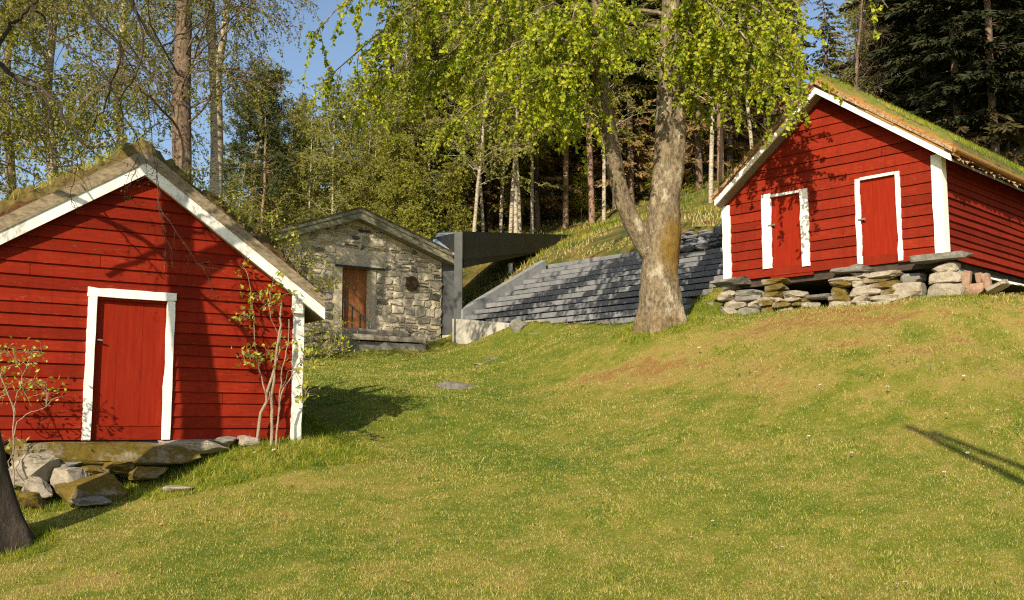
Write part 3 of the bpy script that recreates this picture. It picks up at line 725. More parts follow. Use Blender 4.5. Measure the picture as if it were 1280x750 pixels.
def ragged_layer(name, A, E, v0, v1, y0, y1, mat, seed, amp):
    """shingled edge of split logs and bark: short overlapping lengths along the verge"""
    r = np.random.default_rng(seed); mb = MB(); s = -.02; A = np.asarray(A); E = np.asarray(E)
    while s < 1.0:
        ds = r.uniform(.10, .22); s1 = min(1.02, s+ds)
        a = A+(E-A)*max(s-.02, 0); b = A+(E-A)*s1
        j0, j1 = r.uniform(-amp, amp, 2); k0 = r.uniform(-amp, amp)*.4
        prism(mb, [(a[0], a[1]+v0+k0), (b[0], b[1]+v0+k0*.5), (b[0], b[1]+v1+j1), (.5*(a[0]+b[0]), .5*(a[1]+b[1])+v1+.5*(j0+j1)+r.uniform(-amp, amp)*.6), (a[0], a[1]+v1+j0)], y0+r.uniform(-.03, .02), y1, 0, r.random())
        s = s1+r.uniform(-.03, .01)
    return mb.build(name, mat, rroof)
for q, E in enumerate((eRl, eRr)):
    ragged_layer('verge_log', Ar, E, .12, .19, -OVR-.02, -OVR+.25, 'amber_wood', 60+q, .012)
    ragged_layer('verge_bark', Ar, E, .18, .255, -OVR-.06, -OVR+.20, 'birch_bark_layer', 70+q, .03)
    ragged_layer('verge_bark', Ar, E, .24, .32, -OVR+.0, -OVR+.25, 'amber_wood', 75+q, .04)
sod('sod', A2, eRl+[-.03, 0], eRr+[.03, 0], .10, .42, -OVR+.03, DEPR+.3, rroof, 81, 34000, .085, .42, .06)
# bark fringe hanging at the right eave
mb = MB(); r = np.random.default_rng(5); y = -OVR
mb.tube([(eRr[0]+.05, -OVR, eRr[1]+.20), (eRr[0]+.05, DEPR*.5, eRr[1]+.19), (eRr[0]+.05, DEPR+.3, eRr[1]+.20)], .055, 8, 1)
while y < DEPR+.25:
    w = r.uniform(.08, .3); h = r.uniform(.0, .10); o_ = r.uniform(-.03, .08)
    x0 = eRr[0]+o_
    mb.add([(x0-.12, y, eRr[1]+.14), (x0-.12, y+w, eRr[1]+.14), (x0+.05, y+w*.9, eRr[1]+.10-h*.5), (x0+.06, y+w*.45, eRr[1]+.08-h), (x0+.04, y+w*.1, eRr[1]+.10-h*.6)], [[0, 1, 2, 3, 4]], 0, False, r.random())
    y += w*.7
mb.build('bark_fringe', ['birch_bark_layer', 'amber_wood'], rroof)
# ------------------------------------------------------------------ stone house
hroot = frame_empty(SH, 'stone_house')
tag(hroot, 'small grey rubble-stone house with a low gable and a rust-brown door', 'house')
hw = lambda x, y, o=0.0: on_wall(SH, x, y, -o)
OVH = .35; HD = 5.5
Ah = hw(451, 274, OVH); eHr = hw(569, 331, OVH); eHl = hw(336, 304, OVH)
HW = -hw(346, 340)[0]
mHl = (Ah[1]-eHl[1])/(Ah[0]-eHl[0]); mHr = (Ah[1]-eHr[1])/(eHr[0]-Ah[0])
Ah2 = Ah+[0, .04]; zrh = Ah2[1]-mHr*(0-Ah2[0]); zlh = Ah2[1]-mHl*(Ah2[0]+HW)
print('house', HW, Ah, zrh, zlh, 'left', Aw, mL, mR, zr, zl, 'right', WR, Ar, mRl, mRr, zr2, zl2)
ho = (hw(427, 380)[0], hw(462, 380)[0], hw(445, 413)[1], hw(445, 334)[1])
BASE = -1.0
mb = MB()
def hprof(z): return (-HW if z < zlh else Ah2[0]-(Ah2[1]-z)/mHl), (0 if z < zrh else Ah2[0]+(Ah2[1]-z)/mHr)
# mortar body with a deep door reveal
mb.add([(-HW, 0, BASE), (ho[0], 0, BASE), (ho[0], 0, ho[3]), (-HW, 0, ho[3])], [[0, 1, 2, 3]])
mb.add([(ho[1], 0, BASE), (0, 0, BASE), (0, 0, ho[3]), (ho[1], 0, ho[3])], [[0, 1, 2, 3]])
mb.add([(ho[0], 0, BASE), (ho[1], 0, BASE), (ho[1], 0, ho[2]), (ho[0], 0, ho[2])], [[0, 1, 2, 3]])
mb.add([(-HW, 0, ho[3]), (0, 0, ho[3]), (0, 0, zrh), (Ah2[0], 0, Ah2[1]), (-HW, 0, zlh)], [[0, 1, 2, 3, 4]])
mb.add([(0, 0, BASE), (0, HD, BASE), (0, HD, zrh), (0, 0, zrh)], [[0, 1, 2, 3]])
mb.add([(-HW, 0, BASE), (-HW, HD, BASE), (-HW, HD, zlh), (-HW, 0, zlh)], [[3, 2, 1, 0]])
mb.add([(-HW, HD, BASE), (0, HD, BASE), (0, HD, zrh), (Ah2[0], HD, Ah2[1]), (-HW, HD, zlh)], [[4, 3, 2, 1, 0]])
for x in (ho[0], ho[1]): mb.add([(x, 0, ho[2]), (x, .32, ho[2]), (x, .32, ho[3]), (x, 0, ho[3])], [[0, 1, 2, 3] if x == ho[0] else [3, 2, 1, 0]])
mb.add([(ho[0], 0, ho[3]), (ho[1], 0, ho[3]), (ho[1], .32, ho[3]), (ho[0], .32, ho[3])], [[0, 1, 2, 3]])
mb.add([(ho[0], 0, ho[2]), (ho[1], 0, ho[2]), (ho[1], .32, ho[2]), (ho[0], .32, ho[2])], [[3, 2, 1, 0]])
lint = (hw(420, 330)[0], hw(479, 334)[0], ho[3]+.03, ho[3]+.34)
jam = (ho[0]-.24, ho[1]+.16)
def rubble(mb, x0, x1, z0, z1, prof, place, seed, skip=()):
    r = np.random.default_rng(seed); z = z0
    while z < z1:
        h = r.uniform(.12, .27); x = x0-r.uniform(0, .3)
        while x < x1:
            w = r.uniform(.16, .50)*(.75+h); hh = h; zz = z
            if r.random() < .28: hh = h*.48; 
            for zz, hh in (((z, h),) if hh == h else ((z, h*.46), (z+h*.5, h*.48))):
                a, b, c, d = x+.014, x+w-.014, zz+.012, zz+hh-.012
                pl, pr = prof(d); a = max(a, pl+.01); b = min(b, pr-.01)
                if b-a < .08: continue
                if any(a < s_[1] and b > s_[0] and c < s_[3] and d > s_[2] for s_ in skip):
                    ok_ = False
                    for s_ in skip:
                        if a < s_[0] < b-.0 and s_[0]-a > .1: b = s_[0]-.01; ok_ = True
                        elif a < s_[1] < b and b-s_[1] > .1: a = s_[1]+.01; ok_ = True
                    if not ok_ or any(a < s_[1] and b > s_[0] and c < s_[3] and d > s_[2] for s_ in skip): continue
                o_ = r.uniform(.015, .05); j = r.normal(0, .028, (8, 2)); n8 = []
                pts = np.array([(a, c+.02), (a+.03, c), (b-.04, c), (b, c+.03), (b, d-.03), (b-.03, d), (a+.04, d), (a, d-.02)])+j
                cen = pts.mean(0); ins = cen+(pts-cen)*np.array([max(.5, 1-.05/(b-a)), max(.5, 1-.05/(d-c))])
                V = [place(p[0], .001, p[1]) for p in pts]+[place(p[0], o_+r.normal(0, .006), p[1]) for p in ins]
                F = [[8, 9, 10, 11, 12, 13, 14, 15]]+[[k, (k+1) % 8, 8+(k+1) % 8, 8+k] for k in range(8)]
                p_ = np.array(V); nn = np.cross(p_[10]-p_[8], p_[13]-p_[8]); want = np.array(place(1, 1, 1))-np.array(place(1, 0, 1))
                if nn@want < 0: F = [f[::-1] for f in F]
                tn = r.choice([r.uniform(.02, .22), r.uniform(.35, .6), r.uniform(.55, 1)], p=[.16, .42, .42])
                mb.add(V, F, 1, False, tn)
            x += w
        z += h
rubble(mb, -HW, 0, BASE, Ah2[1], hprof, lambda x, o, z: (x, -o, z), 3, [(ho[0]-.02, ho[1]+.02, -2, ho[3]+.02), (lint[0], lint[1], lint[2]-.05, lint[3]), (jam[0], ho[0], ho[2]-.1, ho[3]), (ho[1], jam[1], ho[2]-.1, ho[3])])
rubble(mb, 0, HD, BASE, zrh, lambda z: (0, HD), lambda x, o, z: (o, x, z), 4)
rubble(mb, 0, HD, BASE, zlh, lambda z: (0, HD), lambda x, o, z: (-HW-o, x, z), 6)
mb.build('wall', ['house_mortar', 'house_stone'], hroot)
simple('render_pale', (.34, .30, .22), (.47, .42, .32), 8, .95, .3)
mb = MB(); mb.box((lint[0], -.03, lint[2]), (lint[1]-lint[0], 0, 0), (0, .028, 0), (0, 0, lint[3]-lint[2])); mb.build('lintel', 'render_pale', hroot)
mb = MB(); mb.box((lint[0]-.03, -.10, ho[3]-.025), (lint[1]-lint[0]+.06, 0, 0), (0, .098, 0), (0, 0, .045)); mb.build('drip_stone', 'dark_steel', hroot)
mb = MB(); mb.box((jam[0], -.025, ho[2]-.02), (ho[0]-jam[0]-.003, 0, 0), (0, .024, 0), (0, 0, ho[3]-ho[2]-.01)); mb.build('door_jamb', 'house_mortar', hroot)
mb = MB(); mb.box((ho[1]+.003, -.035, ho[2]-.02), (jam[1]-ho[1], 0, 0), (0, .034, 0), (0, 0, ho[3]-ho[2]-.01)); mb.build('door_jamb', 'render_pale', hroot)
mb = MB(); mb.box((ho[0]+.003, .20, ho[2]), (ho[1]-ho[0]-.006, 0, 0), (0, .05, 0), (0, 0, ho[3]-ho[2]-.003))
for k in range(1, 4):
    x = ho[0]+(ho[1]-ho[0])*k/4; mb.box((x-.008, .192, ho[2]+.03), (.016, 0, 0), (0, .008, 0), (0, 0, ho[3]-ho[2]-.06))
hd = mb.build('door', 'rust_door', hroot)
q = hw(446, 359); mb = MB(); mb.tube([(q[0], .2, q[1]), (q[0], .15, q[1])], [.03, .035], 10); mb.build('knob', 'iron', hd)
q = hw(514, 355); mb = MB(); an = np.linspace(0, 2*np.pi, 20, endpoint=False)
prism(mb, [(q[0]+.20*np.cos(a), q[1]+.215*np.sin(a)) for a in an], -.075, -.005); prism(mb, [(q[0]+.13*np.cos(a), q[1]+.14*np.sin(a)) for a in an], -.10, -.075)
simple('bronze', (.035, .022, .012), (.09, .055, .025), 12, .6, .3); mb.build('round_plaque', 'bronze', hroot)
q = hw(455, 289); mb = MB(); mb.box((q[0]-.18, -.052, q[1]-.04), (.36, 0, 0), (0, .02, 0), (0, 0, .07)); mb.build('vent_slot', 'dark_steel', hroot)
mb = MB(); layer(mb, Ah2, eHl, .0, .12, -OVH+.03, HD+.3); layer(mb, Ah2, eHr, .0, .12, -OVH+.03, HD+.3)
hroof = mb.build('roof', 'weathered_wood', hroot)
for E in (eHl, eHr):
    mb = MB(); layer(mb, Ah, E, .02, .24, -OVH, -OVH+.028); layer(mb, Ah, E, .20, .30, -OVH-.03, -OVH-.0005); mb.build('fascia', 'fascia_lichen', hroof)
    mb = MB(); layer(mb, Ah, E, .30, .34, -OVH-.05, HD+.3); mb.build('roof_sheet', 'soil_brown', hroof)
# steps up to the door
g = frame_empty(SH, 'stone_steps')
tag(g, 'rough stone steps with a landing below the rust-brown door', 'steps')
def slab(mb, x0, x1, y0, y1, z0, z1, seed, j=.03):
    r = np.random.default_rng(seed); n = 8
    s = np.linspace(0, 1, n); top = [(x0+(x1-x0)*q, y0+r.normal(0, j)) for q in s]+[(x0+(x1-x0)*q, y1) for q in s[::-1]]
    m_ = len(top); V = [(x, y, z0) for x, y in top]+[(x, y-.015, (z0+z1)/2) for x, y in top]+[(x, y, z1+r.normal(0, j*.25)) for x, y in top]
    F = [list(range(2*m_, 3*m_)), list(range(m_))[::-1]]+[[a*m_+k, a*m_+(k+1) % m_, (a+1)*m_+(k+1) % m_, (a+1)*m_+k] for a in (0, 1) for k in range(m_)]
    mb.add(V, F, 0, False, r.random())
x1s = hw(508, 425)[0]; x0s = hw(388, 425)[0]
mb = MB(); slab(mb, x0s, x1s-.35, -.75, -.06, ho[2]-.16, ho[2]-.02, 1); mb.build('step', 'stone_warm', g)
mb = MB(); slab(mb, x0s+.1, x1s+.05, -1.0, -.06, ho[2]-.33, ho[2]-.19, 2); mb.build('step', 'stone_warm', g)
mb = MB(); slab(mb, x0s+.2, x1s+.1, -.9, -.06, ho[2]-1.3, ho[2]-.36, 3, .05); mb.build('footing', 'stone_grey', g)
# handrail
hr_ = frame_empty(SH, 'handrail'); tag(hr_, 'thin grey iron handrail standing on the house steps', 'handrail')
T0, T1 = hw(430, 374, .5), hw(461, 402, .5); B0, B1 = hw(428, 415, .5), hw(468, 424, .5)
for f in (.0, .33, .66, 1.0):
    p = T0+(T1-T0)*f; b = B0+(B1-B0)*f*.8; mb = MB(); mb.tube([(p[0], -.5, min(b[1], ho[2]-.02)), (p[0], -.5, p[1])], .016, 6); mb.build('post', 'steel_grey', hr_)
mb = MB(); e = T1+[.02, -.12]; mb.tube([(T0[0], -.5, T0[1]), (T1[0], -.5, T1[1]), (e[0]+.05, -.5, e[1]), (e[0]-.06, -.5, e[1]-.15)], .02, 6); mb.build('top_rail', 'iron', hr_)
mb = MB(); mb.tube([(B0[0], -.5, B0[1]+.05), (B1[0], -.5, B1[1]+.02)], .016, 6); mb.build('bottom_rail', 'steel_grey', hr_)
# ------------------------------------------------------------------ steel shelter beside the house
can = empty('shelter', at(572, 430, 28.3)); tag(can, 'dark steel shelter roof on a grey post, running back into the bank', 'shelter')
inv = Matrix.Translation(-Vector(can.location))
def wpart(mb, name, mat, root):
    o = mb.build(name, mat, root); o.matrix_parent_inverse = Matrix.Translation(-root.location); return o
ir = np.array([.9, .43, 0]); ib = np.array([-.43, .9, 0])
P0 = at(572, 289, 28.3); P1 = at(742, 294.5, 40.0); dn = np.array([0, 0, -1.])
mb = MB(); wv = at(577, 300, 28.3)-at(567, 300, 28.3); b = at(567, 445, 28.3); mb.box(b, wv, np.array([0, .22, 0]), np.array([0, 0, at(572, 289.5, 28.3)[2]-b[2]]))
mb.box(b+[.16, -.015, 0], np.array([.03, 0, 0]), np.array([0, .014, 0]), np.array([0, 0, at(572, 330, 28.3)[2]-b[2]]))
wpart(mb, 'post', 'steel_grey', can)
S0 = P0+wv*.55; bk = np.array([-1.6, 2.6, 0.15])
Vt = [S0, P1, P1+bk*.6, S0+bk]; Vb = [S0+dn*.80, P1+dn*.42, P1+bk*.6+dn*.3, S0+bk+dn*.2]
mb = MB(); mb.add(Vt+Vb, [[0, 1, 2, 3], [7, 6, 5, 4], [0, 4, 5, 1], [1, 5, 6, 2], [2, 6, 7, 3], [3, 7, 4, 0]]); wpart(mb, 'roof', 'dark_steel', can)
mb = MB(); U0 = S0+np.array([.05, .25, -.72]); U1 = S0+(P1-S0)*.7+np.array([-.05, .25, -.36])
mb.add([U0, U1, U1+[-.2, .2, 0], U0+[-.2, .2, 0], U0+dn*.28, U1+dn*.10, U1+[-.2, .2, -.1], U0+[-.2, .2, -.28]], [[3, 2, 1, 0], [4, 5, 6, 7], [0, 1, 5, 4], [1, 2, 6, 5], [2, 3, 7, 6], [3, 0, 4, 7]]); wpart(mb, 'beam', 'dark_steel', can)
mb = MB(); a, b, c, d = at(541, 300, 29.6), at(570, 318, 28.6), at(572, 290.5, 29.8), at(548, 291, 31)
mb.add([a, b, c, d, a-[0, 0, .06], b-[0, 0, .06], c-[0, 0, .06], d-[0, 0, .06]], [[0, 1, 2, 3], [7, 6, 5, 4], [0, 4, 5, 1], [1, 5, 6, 2], [2, 6, 7, 3], [3, 7, 4, 0]]); wpart(mb, 'roof_sheet', 'sheet_metal', can)
mb = MB(); b = at(552, 424, 29.1); mb.box(b, at(567.5, 424, 29.1)-b, np.array([0, .06, 0]), np.array([0, 0, at(560, 322, 29.1)[2]-b[2]])); wpart(mb, 'glass_panel', 'dark_glass', can)
mb = MB(); b = at(552.5, 440, 29.0); mb.box(b, at(567, 440, 29.0)-b, np.array([0, .2, 0]), np.array([0, 0, at(560, 419, 29.0)[2]-b[2]])); wpart(mb, 'plinth', 'concrete', can)
# ------------------------------------------------------------------ slate terrace
SLP = .52
def on_slope(px, py):
    d = at(px, py, 1.0); n = WL[2]-WL[1]*SLP; t_ = (WL[3]@n)/(d@n); P = d*t_-WL[3]; return P@WL[0], P@WL[1]
xl0, yl0 = on_slope(575, 396); xl1, yl1 = on_slope(675, 335); xc, yc = on_slope(657, 402)
print('slope', (xl0, yl0), (xl1, yl1), (xc, yc), on_slope(905, 290), on_slope(770, 322))
troot = frame_empty(WL, 'slate_terrace')
tag(troot, 'long sloping terrace of stepped grey slate courses behind the big maple', 'terrace wall')
r = np.random.default_rng(17); mb = MB(); RUN = .40
ktop = 8; simple('coping_grey', (.17, .175, .175), (.27, .275, .27), 5, .7, .2); RS_ = RUN*SLP
def slab6(o, ex, ey, ez, tint, j=.0):
    o = np.asarray(o, float); V = np.array([o, o+ex, np.add(o+ex, ey), o+ey, o+ez, np.add(o+ex, ez), np.add(np.add(o+ex, ey), ez), np.add(o+ey, ez)])
    V[4:, 2] += r.normal(0, j, 4); V[[0, 1, 4, 5], 1] += r.normal(0, j, 4)
    mb.add(V, [[3, 2, 1, 0], [4, 5, 6, 7], [0, 1, 5, 4], [1, 2, 6, 5], [2, 3, 7, 6], [3, 0, 4, 7]], 0, False, tint)
for kk in range(-6, ktop+1):
    y = kk*RUN; z = y*SLP; row = r.normal(0, .05)
    xs = np.interp(y, [yc, yl0, yl1], [xc, xl0, xl1]) if y < yl1 else xl1
    x = xs; xe = 1.6
    while x < xe:
        w = min(r.uniform(.5, 1.5), xe-x)
        if w < .03 or (kk >= 7 and x+w*.5 > -3.7): break
        if y > np.interp(x+w/2, BOT_A, BOT_B)-.5:
            tn = np.clip(r.normal(.50, .085)+row+(.3 if r.random() < .04 else 0), 0, 1)
            th = RS_*.94; lean = .075; f = r.normal(0, .008)
            # upright face stones with an open joint above each course
            o = np.array([x+.004, y+.0+f, z-RS_+.072]); V = [o, o+[w-.008, 0, 0], o+[w-.008, .5, 0], o+[0, .5, 0]]
            tz = r.normal(0, .005, 2); T_ = [np.array([x+.004, y+.012+f, z-.018+tz[0]]), np.array([x+w-.004, y+.012+f, z-.018+tz[1]]), np.array([x+w-.004, y+.5, z-.01]), np.array([x+.004, y+.5, z-.01])]
            mb.add(V+T_, [[3, 2, 1, 0], [4, 5, 6, 7], [0, 1, 5, 4], [1, 2, 6, 5], [2, 3, 7, 6], [3, 0, 4, 7]], 0, False, tn)
        x += w
mb.build('slate_courses', ['slate'], troot)
mb = MB(); p0 = np.array([xl0-.12, yl0-.02, yl0*SLP-.25]); p1 = np.array([xl1-.12, yl1+.1, yl1*SLP-.20])
mb.box(p0, (.27, 0, 0), p1-p0, (0, 0, .44)); mb.build('coping', 'coping_grey', troot)
pA = np.array([xl0-.25, yl0-.06, 0]); pB = np.array([xc+.1, yc-.12, 0]); dv = nrm(pB-pA); nv = np.array([-dv[1], dv[0], 0])
L_ = np.linalg.norm(pB-pA)
for f0, f1, m_ in ((0, .44, 'concrete'), (.445, 1.0, 'concrete')):
    a = pA+dv*L_*f0; b = pA+dv*L_*f1; mb = MB()
    za, zb = (yl0*SLP-.04)+((yc-yl0)*SLP-.04)*f0, (yl0*SLP-.04)+((yc-yl0)*SLP-.04)*f1
    V = [a+[0, 0, za-2.2], b+[0, 0, zb-2.2], b+nv*.3+[0, 0, zb-2.2], a+nv*.3+[0, 0, za-2.2], a+[0, 0, za], b+[0, 0, zb], b+nv*.3+[0, 0, zb], a+nv*.3+[0, 0, za]]
    mb.add(V, [[3, 2, 1, 0], [4, 5, 6, 7], [0, 1, 5, 4], [1, 2, 6, 5], [2, 3, 7, 6], [3, 0, 4, 7]]); mb.build('concrete_panel', m_, troot)
# ------------------------------------------------------------------ stones
import bmesh
def _unit(sub):
    bm = bmesh.new(); bmesh.ops.create_icosphere(bm, subdivisions=sub, radius=1)
    V = np.array([v.co[:] for v in bm.verts]); F = np.array([[v.index for v in f.verts] for f in bm.faces]); bm.free(); return V, F
U4, UF4 = _unit(4); U3, UF3 = _unit(3)
def stone_verts(size, seed, box=.55, rough=.16, U=None, cuts=16, dmin=.62):
    U = U4 if U is None else U
    r = np.random.default_rng(seed)
    P = np.sign(U)*np.abs(U)**box; P = P/np.max(np.abs(P))
    # a few random flat cleavage planes
    for k in range(cuts):
        n = nrm(r.normal(size=3)); d = r.uniform(dmin, .98)
        s = P@n; P = P-np.clip(s-d, 0, None)[:, None]*n
    P = P/np.abs(P).max(0)
    P = P*(1+rough*(noise3(P+seed*3.1, 1.6, seed % 50)-.5)*2+rough*.45*(noise3(P+seed, 5, seed % 40)-.5)*2)[:, None]
    return P*np.asarray(size)/2
def stone(fr, px, py, w, h, off, label, mat='stone_warm', depth=None, group=None, seed=None, box=.42, tilt=0, name='foundation_stone', cat='stone', yaw=0, rough=.22):
    seed = seed or int(px*7+py*13)
    d = at(px, py, 1.0); t_ = (np.dot(fr[3], fr[1])-off)/np.dot(d, fr[1]); C = d*t_
    m = C[1]/1280
    size = np.array([w*m*1.04, (depth or max(.22, w*m*.6)), h*m*1.22])
    V = stone_verts(size, seed, box, rough, None, *((6, .86) if fr is RS else (14, .66)))
    ct, st = math.cos(tilt), math.sin(tilt); V = np.stack([V[:, 0]*ct-V[:, 2]*st, V[:, 1], V[:, 0]*st+V[:, 2]*ct], -1)
    cy, sy = math.cos(yaw), math.sin(yaw); V = np.stack([V[:, 0]*cy-V[:, 1]*sy, V[:, 0]*sy+V[:, 1]*cy, V[:, 2]], -1)
    V = V@np.stack([fr[0], fr[1], fr[2]])
    mb = MB(); mb.quads(V, UF4, 0, False, .5)
    o = mb.build(name, mat); o.location = C; tag(o, label, cat, group); return o
GL = 'footing stones under the left shed'
for a in [
 (138, 567, 216, 25, .20, 'long mossy slab lying level under the left shed doorway', 'stone_mossy', .5),
 (243, 560, 92, 17, .10, 'pale flat slab tucked under the wall right of the left shed door', 'stone_warm', .4),
 (281, 551, 30, 10, .08, 'small grey cobble under the left shed wall, just left of the corner sapling', 'stone_grey', .3),
 (309, 551, 28, 12, .06, 'small brown stone at the foot of the corner sapling stems', 'stone_warm', .3),
 (18, 561, 26, 19, .12, 'dark stone right under the left shed wall beside the leaning trunk', 'stone_mossy', .3),
 (41, 587, 58, 32, .30, 'large tan block with leaf shadows beside the leaning trunk', 'stone_warm', .5),
 (86, 580, 28, 11, .34, 'small whitish stone wedged below the long mossy slab', 'stone_grey', .3),
 (110, 579, 14, 7, .30, 'tiny pale chip wedged below the long mossy slab', 'stone_grey', .15),
 (88, 598, 44, 27, .42, 'rounded grey-white boulder right of the tan block', 'stone_warm', .45),
 (114, 588, 38, 15, .36, 'mossy lump between the grey-white boulder and the long slab', 'stone_mossy', .35),
 (147, 583, 38, 14, .32, 'small brown moss-capped stone below the middle of the long slab', 'stone_mossy', .35),
 (181, 591, 52, 14, .34, 'flat mossy stone in the grass below the right end of the long slab', 'stone_mossy', .4),
 (116, 615, 82, 40, .62, 'big rounded boulder half covered in moss, lowest and foremost of the footing', 'stone_mossy', .6),
 (47, 612, 32, 25, .55, 'jagged pale stone below the tan block', 'stone_warm', .35),
 (42, 628, 38, 22, .62, 'low grassy stone at the foot of the jagged pale one', 'stone_mossy', .4),
 (112, 626, 50, 9, .95, 'thin grey flagstone lying in the grass before the mossy boulder', 'stone_grey', .25)]:
    stone(LS, *a[:7], depth=a[7], group=GL, box=.48)
# packed earth behind the stones
for (px, py, rx, lab) in [(222, 613, 36, 'flat brown stone sunk in the grass right of the mossy boulder')]:
    h = hit(px, py); mb = MB(); mb.quads(stone_verts((.40, .30, .09), 5), UF4, 0, True); o = mb.build('flat_stone', 'stone_warm'); o.location = h+[0, 0, .0]; tag(o, lab, 'stone')
GR = 'piled stones under the raised shed'
for a in [
 (916, 353, 50, 8, .10, 'thin flat capstone under the far left corner of the raised shed', 'stone_grey', .55, .35),
 (1027, 372, 32, 5, .05, 'thin pale flag bridging the dark opening under the shed', 'stone_grey', .4, .4),
 (1067, 338, 50, 7, .06, 'thin capstone under the left casing of the right-hand door', 'stone_grey', .5, .35),
 (1070, 333.5, 16, 5, .06, 'small wedge stone on the middle capstone', 'stone_grey', .2, .5),
 (1138, 366, 36, 20, .04, 'tan rounded boulder between the middle pile and the corner pile', 'stone_warm', .4, .65),
 (1140, 351, 28, 15, -.12, 'dark grey rounded stone set back between the middle and corner piles', 'stone_grey', .4, .65),
 (1127, 381, 16, 7, .22, 'small pale pebble in the grass before the tan boulder', 'stone_grey', .15, .6),
 (1176, 323, 66, 8, .12, 'broad thin capstone under the near corner of the raised shed', 'stone_grey', .5, .35),
 (1183, 336, 34, 10, .05, 'narrow dark neck stone just below the corner capstone', 'stone_warm', .4, .55),
 (1155, 375, 14, 8, .2, 'small angular chip at the right foot of the tan boulder', 'stone_grey', .15, .6),
 (1018, 383, 14, 8, .22, 'brown chip in the grass below the dark opening', 'stone_warm', .15, .6),
 (1183, 347, 42, 14, .08, 'tan block, middle of the near corner pile', 'stone_warm', .5, .5),
 (1185, 362, 44, 18, .10, 'largest squared block at the bottom of the near corner pile', 'stone_warm', .5, .48)]:
    stone(RS, *a[:7], depth=a[7], group=GR, box=a[8]*.42, rough=.15)
ORDS = ['first', 'second', 'third', 'fourth', 'fifth', 'sixth', 'seventh', 'eighth']
LAY = ['bottom', 'second', 'third', 'fourth', 'fifth', 'topmost']
rl = np.random.default_rng(77)
for pname, top, bot, w0, w1, mats_ in [('far left stone pile', [(904, 360), (954, 366)], [(903, 396), (954, 394)], 16, 40, ('stone_warm', 'stone_warm', 'stone_grey')),
        ('mossy heap under the left door', [(954, 352), (985, 352), (1014, 374)], [(954, 394), (1014, 391)], 13, 34, ('stone_mossy', 'stone_warm', 'stone_mossy')),
        ('middle stone pile', [(1043, 356), (1060, 344), (1126, 345)], [(1042, 387), (1126, 383)], 16, 46, ('stone_mossy', 'stone_warm', 'stone_warm'))]:
    tx, ty = zip(*top); bx, by = zip(*bot); y = max(by); row = 0
    while True:
        h = rl.uniform(6.5, 11.5); x = bx[0]+rl.uniform(-3, 3); k = 0; any_ = False
        while x < bx[1]-5:
            w = min(rl.uniform(w0, w1), bx[1]+3-x); cx = x+w/2
            if y-h*.6 > np.interp(cx, tx, ty)-2 and w > 7:
                stone(RS, cx, y-h/2+rl.normal(0, .6), w*1.02, h*1.0, .10-row*.02+rl.normal(0, .03), f'{ORDS[min(k, 7)]} stone from left, {LAY[min(row, 5)]} course, {pname}', mats_[int(rl.integers(3))], depth=rl.uniform(.35, .5), group=GR, box=.32, tilt=rl.normal(0, .03), rough=.2, seed=int(rl.integers(1, 9000)))
                any_ = True; k += 1
            x += w
        y -= h*.93; row += 1
        if not any_ or row > 6: break
GB = 'loose bricks beside the corner pile'
for px, py, w, h, off, lab, tilt in [(1208, 350, 10, 19, .10, 'reddish brick standing on end against the corner pile', -.12), (1218, 362, 24, 13, .08, 'pale red brick lying flat beside the corner pile', .05), (1225, 349, 8, 13, .0, 'short brick stub set on the flat brick', .1), (1234, 355, 9, 22, .02, 'taller reddish brick leaning right of the brick stub', .15)]:
    stone(RS, px, py, w, h, off, lab, 'brick_red', depth=.14, group=GB, box=.25, tilt=tilt, name='brick', cat='brick', rough=.06)
stone(RS, 1247, 358, 24, 8, .02, 'thin brown flag leaning between the bricks and the white slats', 'stone_warm', depth=.3, box=.35, tilt=.45)
# white slatted rack lying under the side wall
pr = frame_empty(RS, 'slatted_rack'); tag(pr, 'weathered white slatted rack propped against the side of the raised shed', 'rack')
for k in range(6):
    mb = MB(); a0 = np.array([.40+.0*k, .55+k*.17, -.34]); a1 = np.array([1.25, .30+k*.17, -.62])
    mb.box(a0, a1-a0, (0.02, .06, 0), (0, 0, .02)); mb.build('slat', 'white_paint_worn', pr)
for f in (.15, .8):
    mb = MB(); p = np.array([.40, .55, -.36])+(np.array([1.25, .30, -.64])-np.array([.40, .55, -.36]))*f
    mb.box(p, (.05, 0, -.01), (0, 1.05, 0), (0, 0, .018)); mb.build('rail', 'weathered_wood', pr)
# rough stones on the upper right of the terrace
mb = MB(); r = np.random.default_rng(4)
for row in range(5):
    x = -3.75+r.uniform(-.1, .1)
    while x < 1.2:
        w = r.uniform(.22, .62); V = stone_verts((w, r.uniform(.35, .5), r.uniform(.13, .2)), int(r.integers(1, 900)), .4, .16, U3)
        mb.quads(V+[x+w/2, 2.78+row*.17+r.normal(0, .03), 1.40+row*.135], UF3, 0, False, .5); x += w*.96
o = mb.build('dry_stone_wall', 'slate'); o.matrix_world = Matrix(((WL[0][0], WL[1][0], 0, WL[3][0]), (WL[0][1], WL[1][1], 0, WL[3][1]), (0, 0, 1, WL[3][2]), (0, 0, 0, 1)))
tag(o, 'rough dry-stone wall of grey rubble above the upper right of the slate terrace', 'stone wall')
